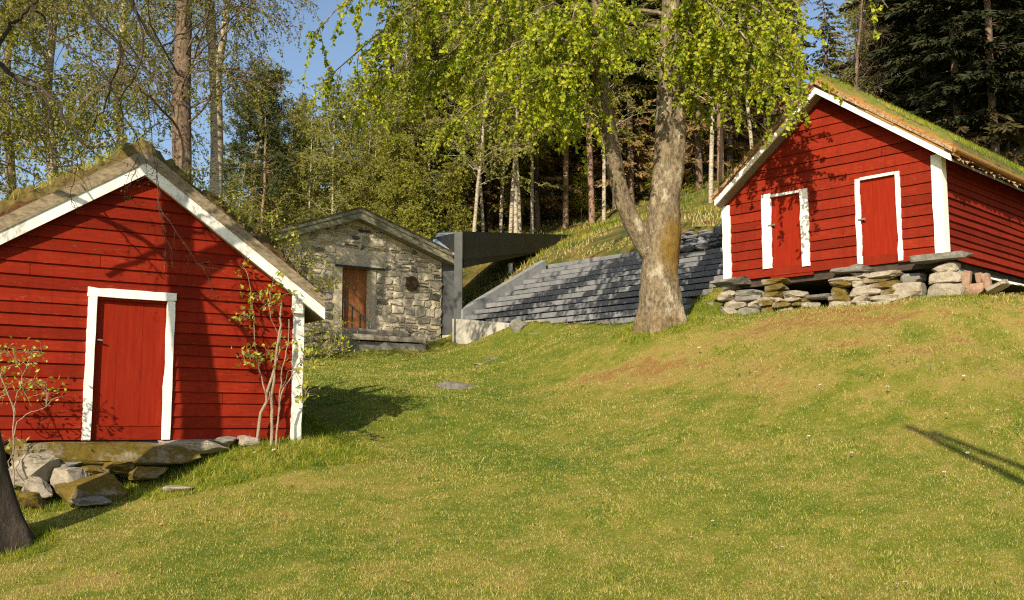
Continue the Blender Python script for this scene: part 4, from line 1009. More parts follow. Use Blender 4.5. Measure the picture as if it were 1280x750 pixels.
# stones and bare patches in the lawn
def ground_stone(px, py, size, label, mat, name='flat_stone', sink=.0, seed=1, yaw=0.0):
    h = hit(px, py); mb = MB(); V = stone_verts(size, seed, .7, .2)
    cy, sy = math.cos(yaw), math.sin(yaw); V = np.stack([V[:, 0]*cy-V[:, 1]*sy, V[:, 0]*sy+V[:, 1]*cy, V[:, 2]], -1)
    mb.quads(V, UF4, 0, False); o = mb.build(name, mat); o.location = h+[0, 0, sink]; tag(o, label, 'stone'); return o
simple('ash_grey', (.08, .07, .06), (.20, .18, .16), 18, 1, .6, .02)
ground_stone(569, 484, (.75, .62, .18), 'low dark grey mossy stone lying in the middle of the lawn', 'ash_grey', seed=3)
ground_stone(616, 450, (.42, .25, .08), 'small pale flat stone in the grass before the concrete panels', 'stone_grey', seed=6)
ground_stone(598, 456, (.22, .2, .07), 'tiny tan stone just left of the pale flat stone', 'stone_warm', seed=8)
ground_stone(650, 410, (.5, .45, .42), 'pale broken boulder at the grass end of the concrete panels', 'stone_grey', seed=12)
# low bollard lamp on the bank
h = hit(638, 341); bl = empty('bollard', h); tag(bl, 'short white bollard post on the grassy bank under the shelter roof', 'bollard')
mb = MB(); mb.tube([(0, 0, -.05), (0, 0, .30)], .075, 14); mb.build('post', 'white_paint', bl)
mb = MB(); mb.tube([(0, 0, .30), (0, 0, .33), (0, 0, .36)], [.11, .12, .07], 14); mb.build('cap', 'dark_steel', bl)
# daisies
DZ = MB(); an = np.linspace(0, 2*np.pi, 9, endpoint=False)
A = np.stack([np.cos(an), np.sin(an), np.full(9, .25)], -1); Sd = np.stack([-np.sin(an), np.cos(an), np.zeros(9)], -1)
leaves(DZ, np.tile([0, 0, .05], (9, 1)), A, Sd, .016, .011, .5, 0, .05)
DZ.tube([(0, 0, 0), (0, 0, .05)], .0018, 4, 1); DZ.add(np.array([(np.cos(a)*.006, np.sin(a)*.006, .056) for a in an]), [list(range(9))], 2)
simple('daisy_eye', (.6, .4, .03), (.7, .5, .05), 30, .8, 0); simple('stem_green', (.06, .1, .015), (.1, .15, .02), 20, .8, 0)
dz = DZ.build('daisy', ['daisy_petal', 'stem_green', 'daisy_eye']); r = np.random.default_rng(12)
spots = [(965,691),(979,693),(1022,742),(1110,743),(1117,741),(1134,740),(1151,745),(1247,523),(1255,521),(998,667),(892,660),(1202,631),(1150,629),(1176,517),(1178,528),(1264,627),(1240,545),(1272,547),(1210,577),(1112,444),(1119,459),(1125,457),(1132,456),(920,474),(926,472),(936,471),(944,474),(1080,474),(1087,477),(1093,475),(1024,495),(1028,488),(1044,486),(1109,494),(1012,442),(945,490),(725,487),(1164,465),(1230,472),(1205,478),(975,558),(1012,553),(955,577),(1062,574),(1017,603),(1148,575),(1180,600),(846,503),(811,548),(876,443),(1240,380),(1252,378),(1268,377),(1195,385),(230,590),(243,566),(340,565),(345,573),(386,570),(396,562),(320,575)]
for k, (px, py) in enumerate(spots):
    o = dz if k == 0 else dz.copy()
    if k: COL.objects.link(o)
    h = hit(px, py); o.location = h; s = (1.45 if py > 600 else 1.5)*r.uniform(.85, 1.25)*np.clip(h[1]/12, .8, 1.6); o.scale = (s, s, s*1.1); o.rotation_euler = (r.normal(.25, .2), r.normal(0, .2), r.uniform(0, 6))
    tag(o, 'tiny white daisy in flower in the lawn', 'flower', 'white daisies scattered in the lawn')
# ------------------------------------------------------------------ trees
def curve(pts, n=24):
    """smooth polyline through points (Catmull-Rom)"""
    P = np.asarray(pts, float); P = np.concatenate([[2*P[0]-P[1]], P, [2*P[-1]-P[-2]]]); out = []
    m = len(P)-3
    for t_ in np.linspace(0, m-1e-6, n):
        k = int(t_); u = t_-k; a, b, c, d = P[k:k+4]
        out.append(.5*((2*b)+(-a+c)*u+(2*a-5*b+4*c-d)*u*u+(-a+3*b-3*c+d)*u**3))
    return np.array(out)
def limb(P0, D, L, droop, r, n=7, wob=.12, up=0.0):
    P = [np.asarray(P0, float)]; d = nrm(np.asarray(D, float))
    for k in range(n):
        d = nrm(d+np.array([0, 0, up*(1-k/n)-droop*(k/n)])+r.normal(0, wob, 3)); P.append(P[-1]+d*L/n)
    return np.array(P)
def twigs_leaves(wood, leaf, path, r, ntw, tl, droop, nl, L, Wd, tmean=.5, tsd=.22, rad=.006, start=.25, hang=.3, wmi=0, spread=1.0, fall=-.35):
    """side twigs along a branch, leaves along each twig"""
    for k in range(ntw):
        f = r.uniform(start, 1.0)*(len(path)-1); i = min(int(f), len(path)-2); p = path[i]+(path[i+1]-path[i])*(f-i)
        d0 = nrm(path[i+1]-path[i]); d = nrm(d0*.6+r.normal(0, .75*spread, 3)+np.array([0, 0, -hang]))
        ln = tl*r.uniform(.5, 1.2); q = limb(p, d, ln, droop, r, 5, .15)
        wood.tube(q, np.linspace(rad, rad*.35, len(q)), 3, wmi, False)
        m = max(3, int(nl*ln/tl)); s = r.uniform(.12, 1.02, m)*(len(q)-1); ii = np.clip(s.astype(int), 0, len(q)-2)
        P = q[ii]+(q[ii+1]-q[ii])*(s-ii)[:, None]
        A = nrm(nrm(q[ii+1]-q[ii])*.3+rdir(m, fall, r)); S = rdir(m, 0, r)
        leaves(leaf, P+r.normal(0, .012, (m, 3)), A, S, L*r.uniform(.6, 1.2, m), Wd*r.uniform(.6, 1.2, m), np.clip(r.normal(tmean, tsd, m)+r.normal(0, .1), 0, 1))
def finish(root, wood, leaf, wm, lm, extra=None):
    o1 = wood.build('trunk', wm, root, extra); o2 = leaf.build('crown', lm, root) if leaf.n else None
    return o1, o2
# ---- the big maple
tb = hit(826, 404)
mroot = empty('maple_tree', tb); tag(mroot, 'big old maple with mossy forked trunk and fresh yellow-green leaves, in mid-lawn', 'tree')
A_ = lambda x, y, Y: at(x, y, Y)-tb
r = np.random.default_rng(101); wood = MB(); leaf = MB()
Yt = tb[1]
def fat(mb, P, R, n, seed, lob=0.0, flare=0.0):
    """thick trunk with ribs, lumps and a root flare"""
    P = np.asarray(P); m0 = mb.n
    Vv = mb.tube(P, R, n, 0, True, .5)
    V = mb.V[-3]; C = np.repeat(P, n, 0); d = V-C; rr = np.linalg.norm(d, axis=1)
    ang = np.arctan2(d[:, 1], d[:, 0]); hgt = V[:, 2]-P[0][2]
    k = 1+.12*(noise3(V*[1, 1, .35], 2.6, seed)-.5)*2+.14*(noise3(V*[1, 1, .5], 7, seed+3)-.5)*2+.10*(noise3(V, 16, seed+5)-.5)*2
    if flare:
        e = np.exp(-hgt/.45); k += flare*e*(.55+.45*np.cos(ang*5+seed))+.05*np.cos(ang*5+seed)*np.exp(-hgt/1.6)
    mb.V[-3] = C+d*k[:, None]
trunk = curve([A_(826, 412, Yt)-[0, 0, .6], A_(826, 380, Yt), A_(825, 345, Yt), A_(829, 300, Yt), A_(831, 250, Yt), A_(834, 190, Yt+.1), A_(835, 120, Yt+.2), A_(838, 50, Yt+.25), A_(838, -60, Yt+.3), A_(830, -220, Yt+.2)], 70)
hh = trunk[:, 2]
R = np.interp(hh, [0, .35, .8, 1.5, 2.0, 2.6, 3.4, 4.6, 6, 9], [.47, .40, .37, .355, .335, .29, .255, .235, .20, .10])
fat(wood, trunk, R, 44, 3, 0, .62)
limbL = curve([A_(820, 325, Yt), A_(803, 300, Yt-.1), A_(786, 268, Yt-.2), A_(772, 228, Yt-.3), A_(765, 185, Yt-.4), A_(759, 145, Yt-.45), A_(752, 85, Yt-.5), A_(746, 0, Yt-.6), A_(735, -120, Yt-.7)], 50)
fat(wood, limbL, np.linspace(.215, .09, 50), 26, 9)
limbR = curve([A_(838, 250, Yt), A_(846, 205, Yt-.15), A_(849, 160, Yt-.2), A_(848, 100, Yt-.2), A_(856, 40, Yt-.3), A_(872, -40, Yt-.4), A_(900, -160, Yt-.5)], 40)
fat(wood, limbR, np.linspace(.17, .08, 40), 22, 12)
# sub-branches : (from limb, height fraction, tip photo x,y, tip depth offset, twigs)
tips = [(0,.93,392,42,-1.2,16),(0,.9,412,95,-.4,14),(0,.95,430,8,-1.8,12),(0,.85,452,120,.4,16),(0,.9,470,50,-1.0,20),(0,.8,505,118,.9,18),(0,.88,525,30,-.3,18),(0,.82,548,85,1.0,20),(0,.78,585,110,1.4,18),(0,.85,590,35,-1.4,20),
        (1,.8,612,78,-1.5,18),(1,.75,640,55,-1.9,24),(1,.7,655,110,-2.0,24),(1,.8,668,20,-2.4,22),(1,.7,690,85,-2.2,26),(1,.62,708,130,-1.8,16),(1,.8,715,25,-2.6,24),(1,.75,740,60,-2.3,22),(1,.85,770,10,-2.5,22),
        (1,.66,625,140,-.6,10),(1,.7,560,160,.6,10),(0,.7,795,40,-2.2,12),(2,.7,868,45,-1.6,20),(2,.65,890,95,-1.0,22),(2,.75,905,30,-2.0,24),(2,.6,925,110,-1.1,20),(2,.7,945,60,-1.9,24),(2,.62,962,110,-2.0,22),
        (2,.75,975,25,-2.4,24),(2,.66,990,75,-2.2,20),(2,.6,1000,95,-2.5,16),(2,.7,880,0,-1,18),(2,.55,880,140,.2,12),(0,.8,1010,10,-1.5,14),(2,.62,1012,40,-2.7,10),(1,.6,735,150,-1.2,8),
        (0,.97,360,-60,-1,12),(0,.97,500,-80,-2,16),(1,.9,620,-70,-2.5,18),(1,.95,720,-90,-3,18),(2,.9,850,-90,-3,18),(2,.9,960,-70,-3,18),(0,.95,640,-120,1.5,18),(0,.95,900,-120,2,18),(0,.9,760,-60,2,16),(0,.95,1060,-40,-1.5,16),(0,.95,1110,10,-1,10)]
for li, hf, tx, ty, dy, ntw in tips:
    if tx < 600 and ty > -10: ntw = int(ntw*2.6)
    src = (trunk, limbL, limbR)[li]; p0 = src[int(hf*(len(src)-1))]
    T = A_(tx, ty, Yt+dy); d = T-p0; L_ = np.linalg.norm(d)
    mid = p0+d*.45+np.array([0, 0, .16*L_])+r.normal(0, .12, 3); m2 = p0+d*.8+np.array([0, 0, .10*L_])+r.normal(0, .1, 3)
    path = curve([p0, p0+d*.2+[0, 0, .08*L_], mid, m2, T], 14); path[1:-1] += r.normal(0, .03, (12, 3))
    wood.tube(path, np.linspace(.05 if L_ > 2 else .035, .010, 14), 6, 0, False, smooth=True)
    twigs_leaves(wood, leaf, path, r, ntw, .95, .55, 36, .098, .080, .55, .26, .007, .30, .75, 0, .8, -.75)
hang = [(640,95,-1.9),(655,140,-2.0),(690,120,-2.2),(648,110,-2.2),(705,150,-1.8),(575,130,.6),(560,120,.7),(990,110,-2.5),(1000,120,-2.6),(985,90,-2.4),(1003,130,-2.7),(420,120,-.2),(445,110,.2),(665,60,-2.3),(460,150,.4),(520,140,.8)]
for x, y, dy in hang:
    p = A_(x, y-40, Yt+dy)
    for k in range(3):
        q = limb(p+r.normal(0, .12, 3), [r.normal(0, .15), r.normal(0, .15), -1], r.uniform(.7, 1.25), .2, r, 7, .08)
        wood.tube(q, np.linspace(.007, .002, len(q)), 3, 0, False)
        m = 30; s = r.uniform(.1, 1, m)*(len(q)-1); ii = np.clip(s.astype(int), 0, len(q)-2); P = q[ii]+(q[ii+1]-q[ii])*(s-ii)[:, None]
        leaves(leaf, P+r.normal(0, .03, (m, 3)), nrm(rdir(m, -.6, r)), rdir(m, 0, r), .095*r.uniform(.6, 1.2, m), .082*r.uniform(.6, 1.2, m), np.clip(r.normal(.62, .2, m), 0, 1))
Vw = np.concatenate(wood.V); hgt = Vw[:, 2]; moss = np.clip(1.0-np.abs(hgt-1.55)/.9, 0, 1)*np.clip((Vw[:, 0])*2.4+.6, 0, 1)*1.7+np.clip(.5-hgt, 0, .5)*1.1+.25*np.clip(1-np.abs(hgt-.9)/.9, 0, 1)*np.clip(Vw[:, 0]*3, 0, 1)
finish(mroot, wood, leaf, 'maple_bark', 'maple_leaf', {'moss': moss})
# ---- generic broadleaf: trunk path + drooping branches
def broadleaf(name, label, base, path, rads, nb, hmin, blen, ntw, tl, nl, L, Wd, seed, bark, lm, droop=.35, up=.35, tmean=.5, group=None, rad=.028, hang=.45, cat='tree', twig_rad=.0055, fork=None, weight=None):
    r = np.random.default_rng(seed); root = empty(name, base); tag(root, label, cat, group); wood = MB(); leaf = MB()
    P = curve(path, 40)-np.asarray(base); R = np.interp(np.linspace(0, 1, 40), np.linspace(0, 1, len(rads)), rads)
    wood.tube(P, R, 14, 0, True, .5, .10, seed)
    srcs = [P]
    for f in (fork or []):
        Q = curve(f, 24)-np.asarray(base); wood.tube(Q, np.linspace(R[18]*.75, R[-1]*.6, 24), 10, 0, False, .5, .08, seed); srcs.append(Q)
    H = P[-1][2]
    for k in range(nb):
        S_ = srcs[int(r.integers(len(srcs)))]
        f = r.uniform(hmin, .98); p = S_[int(f*(len(S_)-1))] if S_ is P else S_[int(r.uniform(.1, .98)*(len(S_)-1))]
        az = r.uniform(0, 2*np.pi); el = r.uniform(-.05, .75)
        ln = blen*r.uniform(.55, 1.15)*(1.15-.75*max(0, f-.25))
        q = limb(p, [math.cos(az)*math.cos(el), math.sin(az)*math.cos(el), math.sin(el)], ln, droop, r, 9, .14, up*.3)
        wood.tube(q, np.linspace(rad*(1.1-.5*f), .006, len(q)), 5, 0, False)
        for e in range(3):
            i = int(r.integers(3, 8)); d = nrm(q[i+1 if i < 9 else i]-q[i-1]); q2 = limb(q[i], d+r.normal(0, .55, 3), ln*.45, droop*1.1, r, 6, .14)
            wood.tube(q2, np.linspace(.010, .004, len(q2)), 4, 0, False)
            twigs_leaves(wood, leaf, q2, r, max(2, ntw//4), tl, .5, nl, L, Wd, tmean, .22, twig_rad, .1, hang)
        twigs_leaves(wood, leaf, q, r, ntw, tl, .5, nl, L, Wd, tmean, .22, twig_rad, .25, hang)
    finish(root, wood, leaf, bark, lm); return root
def gp(px, Y):
    X = (px-640)/1280*Y*1.0; P = at(px, 300, Y); x = P[0]; return np.array([x, Y, gz(x, Y)])
b = gp(228, 19.8)
broadleaf('birch_tree', 'stout brownish birch trunk rising just behind the left shed roof peak', b, [b, at(227, 220, 19.8), at(227, 120, 19.8), at(230, 20, 19.9), at(233, -120, 20), at(230, -260, 20)], [.21, .19, .175, .16, .12, .06], 44, .30, 3.3, 16, .85, 20, .058, .042, 5, 'brown_bark', 'birch_leaf', tmean=.45)
b = gp(270, 20.8)
broadleaf('birch_tree', 'slender pale birch with a forked stem, right of the stout one behind the left shed', b, [b, at(270, 240, 20.8), at(271, 170, 20.8), at(269, 90, 20.8), at(262, 10, 20.9), at(256, -110, 21), at(250, -230, 21)], [.15, .135, .13, .12, .10, .07, .035], 24, .40, 2.6, 14, .8, 17, .055, .04, 6, 'birch_bark', 'birch_leaf', tmean=.5, fork=[[at(271, 95, 20.8), at(280, 40, 20.7), at(287, -30, 20.7), at(292, -150, 20.8)]])
for k, (px, Y, ty, lab, nb, sd) in enumerate([(62, 22.5, -140, 'leafy yellow-green birch behind the left slope of the left shed roof', 46, 7), (-70, 20.5, -150, 'leafy birch beyond the left eave of the left shed, trunk out of sight', 34, 8), (150, 27, -60, 'olive birch farther back, between the leafy one and the stout trunk', 40, 9), (10, 29, 20, 'low fresh-leaved birch far behind the left end of the left shed', 34, 10)]):
    b = gp(px, Y)
    broadleaf('birch_tree', lab, b, [b, at(px+4, 240, Y), at(px-3, 120, Y), at(px+6, 0, Y), at(px, ty, Y)], [.15, .13, .11, .08, .03], int(nb*1.0), .15, 3.4, 18, .9, 25, .074, .054, sd, 'brown_bark' if k % 2 else 'birch_bark', 'birch_leaf_fresh', tmean=.5)
# ---- leaning tree at the left edge, mostly bare dark branches
fb = np.array([-4.86, 9.72, 0]); fb[2] = gz(*fb[:2])
root = empty('leaning_tree', fb); tag(root, 'dark leaning tree at the left edge, its bare branches arching over the shed', 'tree')
r = np.random.default_rng(31); wood = MB(); leaf = MB(); B_ = lambda *q: np.array(q, float)
tp = curve([B_(0, 0, -.15), B_(-.03, -.03, .4), B_(-.12, -.12, 1.1), B_(-.16, -.25, 1.9), B_(-.14, -.38, 2.9), B_(-.24, -.45, 3.9), B_(-.38, -.5, 4.9), B_(-.5, -.5, 6.0), B_(-.7, -.4, 7.4)], 46)
fat(wood, tp, np.interp(tp[:, 2], [0, .3, .9, 2, 4, 7.4], [.34, .26, .20, .165, .15, .07]), 26, 6, 0, .35)
kf = int(np.argmin(np.abs(tp[:, 2]-5.0)))
l1_ = curve([tp[kf], tp[kf]+[.3, .05, .5], tp[kf]+[.6, .12, .8], tp[kf]+[1.0, .2, 1.05], tp[kf]+[1.35, .3, 1.2]], 22); fat(wood, l1_, np.linspace(.11, .012, 22), 14, 7)
l2_ = curve([tp[kf+3], tp[kf+3]+[.3, .4, .8], tp[kf+3]+[.35, .6, 1.2], tp[kf+3]+[.4, .8, 1.6]], 18); fat(wood, l2_, np.linspace(.09, .012, 18), 12, 8)
l3_ = curve([tp[kf+5], tp[kf+5]+[-.5, .1, .5], tp[kf+5]+[-.9, .3, 1.2], tp[kf+5]+[-1.2, .4, 2.0]], 18); fat(wood, l3_, np.linspace(.08, .03, 18), 12, 5)
def imgb(pts, r0, r1, ntw, nl=6, tl=.5, L=.03):
    P = curve([at(*q)-fb for q in pts], 20); P[1:-1] += r.normal(0, .012, (18, 3)); wood.tube(P, np.linspace(r0, r1, 20), 6, 0, False)
    twigs_leaves(wood, leaf, P, r, ntw, tl, .35, nl, L, L*.7, .35, .2, .0042, .1, .25)
imgb([(-110, 60, 9.9), (-40, 62, 9.9), (0, 80, 9.9), (22, 97, 9.8), (47, 107, 9.7), (67, 124, 9.6), (84, 151, 9.6), (107, 180, 9.6), (128, 200, 9.6)], .034, .006, 14)
imgb([(47, 107, 9.7), (58, 128, 9.6), (63, 150, 9.5), (61, 181, 9.5), (82, 200, 9.5), (86, 215, 9.5)], .016, .004, 9)
imgb([(-60, 140, 9.9), (0, 54, 9.9), (20, 24, 9.9), (45, 2, 9.9), (70, -40, 9.9)], .026, .010, 12)
imgb([(40, 5, 9.9), (60, 30, 9.8), (84, 57, 9.7), (112, 72, 9.6), (140, 100, 9.6)], .014, .004, 10)
imgb([(-40, 70, 10.2), (0, 120, 10.3), (18, 135, 10.3), (30, 150, 10.4), (52, 175, 10.5)], .012, .004, 8)
imgb([(120, -120, 10.6), (160, -10, 10.8), (185, 40, 11), (200, 56, 11), (235, 40, 11.1), (260, 20, 11.1)], .022, .005, 12)
imgb([(60, -80, 10.4), (110, 10, 10.6), (150, 60, 10.7), (140, 105, 10.7), (128, 140, 10.8), (104, 168, 10.8)], .018, .004, 14)
imgb([(150, -60, 10.8), (180, 60, 10.9), (150, 130, 10.9), (170, 170, 10.9), (175, 205, 11)], .012, .003, 10)
imgb([(150, 60, 11), (175, 110, 11.2), (196, 200, 11.3), (200, 260, 11.3), (206, 300, 11.3), (210, 335, 11.3)], .006, .002, 16, 5, .3, .022)
imgb([(196, 200, 11.3), (198, 255, 11.2), (225, 295, 11.2), (250, 330, 11.2), (266, 358, 11.2)], .005, .0015, 10, 3, .25, .02)
imgb([(170, 190, 11), (168, 215, 11), (158, 240, 11), (164, 250, 11)], .005, .002, 6, 4, .2, .02)
imgb([(100, 190, 10.7), (88, 250, 10.8), (105, 262, 10.8)], .004, .002, 5, 3, .2, .02)
for s_, n_ in ((l1_, 16), (l2_, 14), (l3_, 12), (tp[26:], 10)): twigs_leaves(wood, leaf, s_, r, n_, 1.0, .3, 6, .03, .02, .35, .2, .006, .3, .1)
finish(root, wood, leaf, 'dark_bark', 'birch_leaf')
# ------------------------------------------------------------------ saplings, bushes and roof plants
def sapling(name, label, cat, base, stems, clusters, seed, bark='sapling_bark', lm='bud_leaf', L=.075, n=9, parts=('stems', 'foliage'), spread=.12, group=None, tm=.5):
    r = np.random.default_rng(seed); root = empty(name, base); tag(root, label, cat, group); wood = MB(); leaf = MB(); allp = []
    for pts, r0, r1 in stems:
        P = curve([np.asarray(q)-base for q in pts], 16); P[1:] += r.normal(0, .008, (15, 3)); wood.tube(P, np.linspace(r0, r1, 16), 7, 0, True, .5, .1, seed); allp.append(P[4:])
    AP = np.concatenate(allp) if allp else np.zeros((1, 3))
    for c, k in clusters:
        c = np.asarray(c)-base; i = np.argmin(((AP-c)**2).sum(1)); q = curve([AP[i], AP[i]*.5+c*.5+[0, 0, .03], c], 6)
        wood.tube(q, np.linspace(.005, .002, 6), 4, 0, False)
        m = int(n*k*2.8); P = c+r.normal(0, spread, (m, 3))*[1, 1, .8]
        for p in P[::2]: wood.tube(np.array([c, (c+p)/2+[0, 0, .01], p]), [.0025, .002, .0015], 3, 0, False)
        leaves(leaf, P, rdir(m, .25, r), rdir(m, 0, r), L*r.uniform(.6, 1.25, m), L*.62*r.uniform(.7, 1.2, m), np.clip(r.normal(tm, .25, m), 0, 1))
    wood.build(parts[0], bark, root); leaf.build(parts[1], lm, root); return root
b = hit(330, 556, 11, 15); Y = b[1]
sapling('rowan_sapling', 'thin many-stemmed sapling with pale leaves growing at the right corner of the left shed', 'sapling', b,
  [([at(318, 560, Y), at(330, 505, Y), at(341, 465, Y), at(350, 415, Y), at(353, 378, Y+.05)], .022, .012), ([at(339, 558, Y), at(341, 500, Y), at(344, 450, Y), at(352, 412, Y)], .022, .010),
   ([at(345, 558, Y), at(350, 500, Y), at(358, 480, Y), at(374, 455, Y), at(384, 438, Y)], .013, .005), ([at(334, 500, Y), at(326, 470, Y), at(321, 440, Y), at(318, 415, Y-.05), at(316, 385, Y-.05), at(309, 345, Y-.1)], .010, .004),
   ([at(348, 520, Y-.1), at(352, 470, Y-.1), at(360, 430, Y-.1), at(362, 400, Y-.1)], .010, .005), ([at(336, 500, Y), at(350, 430, Y+.1), at(336, 390, Y-.1), at(341, 350, Y-.1)], .008, .003), ([at(352, 485, Y), at(365, 462, Y-.2), at(378, 487, Y-.2)], .006, .003)],
  [(at(303, 335, Y-.1), .6), (at(312, 372, Y-.1), .8), (at(309, 396, Y-.1), 1), (at(305, 443, Y-.1), .7), (at(318, 448, Y-.1), .6), (at(336, 440, Y), .8), (at(345, 372, Y), 1), (at(333, 380, Y), .7), (at(360, 430, Y), .6), (at(382, 492, Y-.2), 1), (at(384, 440, Y), .6), (at(352, 352, Y-.1), .4), (at(372, 468, Y-.1), .5), (at(388, 450, Y), .6)], 3, L=.085, spread=.09)
b = hit(18, 640, 8, 12); Y = b[1]+.15
sapling('bud_sapling', 'small sapling with yellow-green buds beside the leaning trunk at the left edge', 'sapling', b,
  [([b, at(16, 560, Y), at(18, 520, Y), at(8, 485, Y), at(-5, 455, Y)], .012, .004), ([at(17, 545, Y), at(24, 525, Y), at(40, 515, Y), at(58, 508, Y)], .008, .003), ([at(18, 520, Y), at(22, 490, Y), at(30, 465, Y), at(40, 440, Y)], .007, .003), ([at(10, 490, Y), at(-5, 500, Y), at(-20, 480, Y)], .007, .003), ([b, at(12, 580, Y), at(20, 552, Y)], .006, .003)],
  [(at(8, 440, Y), 1), (at(38, 440, Y), 1.1), (at(20, 455, Y), 1.2), (at(3, 470, Y), 1), (at(40, 478, Y), 1), (at(30, 490, Y), 1.1), (at(5, 490, Y), 1), (at(60, 492, Y), .7), (at(52, 446, Y), .5), (at(75, 496, Y), .25), (at(20, 548, Y), .5), (at(58, 478, Y), .5)], 5, L=.055, n=8, spread=.10)
b = hit(412, 447, 18, 30); Y = b[1]
sapling('bush', 'low bush with bright yellow spring leaves below the stone house steps', 'bush', b,
  [([b, at(398+k*7, 425, Y), at(392+k*9, 405, Y)], .012, .004) for k in range(5)],
  [(at(x, y, Y+dy), 1.2) for x, y, dy in ((392, 432, 0), (400, 415, .1), (412, 425, -.1), (418, 405, 0), (424, 430, .1), (407, 440, -.2), (398, 400, 0), (430, 438, 0), (388, 410, .2), (414, 436, -.1))], 8, L=.10, n=12, spread=.22)
# leafy weeds on the left shed roof
r = np.random.default_rng(44)
LSM = np.stack([LS[0], LS[1], LS[2]], 1)
def on_sod(x, y): return LS[3]+LS[0]*x+LS[1]*y+np.array([0, 0, float(roof_z(x, A_w, eL, eR))+vwt+.13])
xs = [-1.55, -1.1, -.85, -.62, -.42, -.25, -.08, .1, .28]
lab = ['tiny weed shoot high on the right slope of the left shed roof', 'short weed on the upper right roof slope, below the tiny shoot', 'weed tuft midway down the right slope of the left shed roof', 'leafy weed with pale tips on the right roof slope', 'bushy weed leaning over the right bargeboard', 'tall leafy weed before the stone house gable', 'reddish-stemmed weed near the right eave', 'drooping weed at the right eave of the left shed', 'last weed hanging past the right eave end']
for k, x in enumerate(xs):
    y = -.18+.25*r.random(); b = on_sod(x, y); h = [.12, .16, .22, .3, .34, .42, .34, .3, .2][k]
    st = [([b, b+[r.normal(0, .05), r.normal(0, .04), h*.6], b+[r.normal(.03, .12), r.normal(0, .08), h]], .006, .002) for _ in range(4)]
    sapling('roof_weed', lab[k], 'weed', b, st, [(p[0][-1]+r.normal(0, .03, 3), 1) for p in st]+[(p[0][1], .8) for p in st], 100+k, 'twig_bark', 'bud_leaf' if k % 2 else 'birch_leaf_fresh', L=.055, n=4, spread=.06, group='weeds growing on the left shed roof', tm=.4)
# ------------------------------------------------------------------ the wood
def stem(r, H, lean):
    k = np.linspace(0, 1, 10); a, b = r.normal(0, lean, 2), r.normal(0, lean*1.2, 2); P = np.zeros((10, 3))
    P[:, :2] = (a[None]*k[:, None]+b[None]*(k**2)[:, None])*H+r.normal(0, .004*H, (10, 2))*k[:, None]; P[:, 2] = H*k; P[0] = [0, 0, -.3]; return P
def spruce(H, Rm, seed, dead=.25, dens=1.0, nm='spruce_needle', bark='brown_bark', fine=.8):
    r = np.random.default_rng(seed); wood = MB(); leaf = MB()
    P = stem(r, H, .01)
    wood.tube(P, np.linspace(.0085*H, .012, 10), 10, 0, True, .5, .06, seed)
    h = H*.06
    while h < H*.985:
        f = h/H; isd = f < dead
        R_ = Rm*(1-f)**.8*r.uniform(.75, 1.15)*(.75 if isd else 1)+.12
        for b_ in range(int(r.integers(4, 7))):
            if isd and r.random() < .35: continue
            az = r.uniform(0, 6.283); L_ = R_*r.uniform(.7, 1.15); s = np.linspace(0, 1, 7)
            c = np.array([math.cos(az), math.sin(az), 0]); base = np.array([np.interp(h, P[:, 2], P[:, 0]), np.interp(h, P[:, 2], P[:, 1]), h])
            path = base+c*(s*L_)[:, None]+np.array([0, 0, 1])*((L_*(.10*s-.42*s*s+(.12*s**3)))[:, None])+r.normal(0, .02, (7, 3))
            wood.tube(path, np.linspace(.022, .006, 7), 3, 0, False)
            m = int(max(5, L_/.07*dens*(.5 if isd else 1.0))*2)
            t_ = r.uniform(.12, 1, m)*6; i = np.clip(t_.astype(int), 0, 5); p = path[i]+(path[i+1]-path[i])*(t_-i)[:, None]
            sd = np.stack([-c[1]*np.ones(m), c[0]*np.ones(m), np.zeros(m)], -1)*r.choice([-1, 1], m)[:, None]
            A = nrm(sd*r.uniform(.3, 1, m)[:, None]+c*.7+np.array([0, 0, -1])*r.uniform(.0, 1.0, m)[:, None])
            LL = (.16+.34*(1-t_/6*.6))*np.clip(L_/1.4, .5, 1.2)*r.uniform(.7, 1.3, m)
            tn = np.clip(r.normal(.42, .17, m)+.1*r.normal(), 0, .78); 
            if isd: tn = np.clip(r.normal(.9, .08, m), .78, 1)
            leaves(leaf, p, A, rdir(m, .4, r), LL*(.5+.5*fine), (LL*.30+.03)*fine, tn, 0, .12)
        h += r.uniform(.28, .5)*(H/15)**.5
    return wood, leaf, bark, nm
def pine(H, seed):
    r = np.random.default_rng(seed); wood = MB(); leaf = MB()
    P = stem(r, H, .02)
    wood.tube(P, np.linspace(.0085*H, .03, 10), 10, 0, True, .5, .06, seed)
    for k in range(46):
        h = H*r.uniform(.5, 1); L_ = (H*.16)*(1.25-h/H)*r.uniform(1, 2); az = r.uniform(0, 6.283)
        q = limb([np.interp(h, P[:, 2], P[:, 0]), np.interp(h, P[:, 2], P[:, 1]), h], [math.cos(az), math.sin(az), r.uniform(-.2, .6)], L_, -.1, r, 6, .2); wood.tube(q, np.linspace(.03, .008, 7), 4, 0, False)
        for e in range(9):
            c = q[int(r.integers(3, 7))]+r.normal(0, .22, 3); m = 30; leaves(leaf, np.repeat(c[None], m, 0)+r.normal(0, .07, (m, 3)), rdir(m, .5, r), rdir(m, 0, r), .26*r.uniform(.7, 1.2, m), .05, np.clip(r.normal(.5, .2, m), 0, 1), 0, .1)
    for k in range(14):
        h = H*r.uniform(.2, .5); az = r.uniform(0, 6.283); q = limb([0, 0, h], [math.cos(az), math.sin(az), .1], r.uniform(.4, 1.2), .2, r, 4, .15); wood.tube(q, np.linspace(.014, .004, 5), 3, 0, False)
    return wood, leaf, 'pine_bark', 'pine_needle'
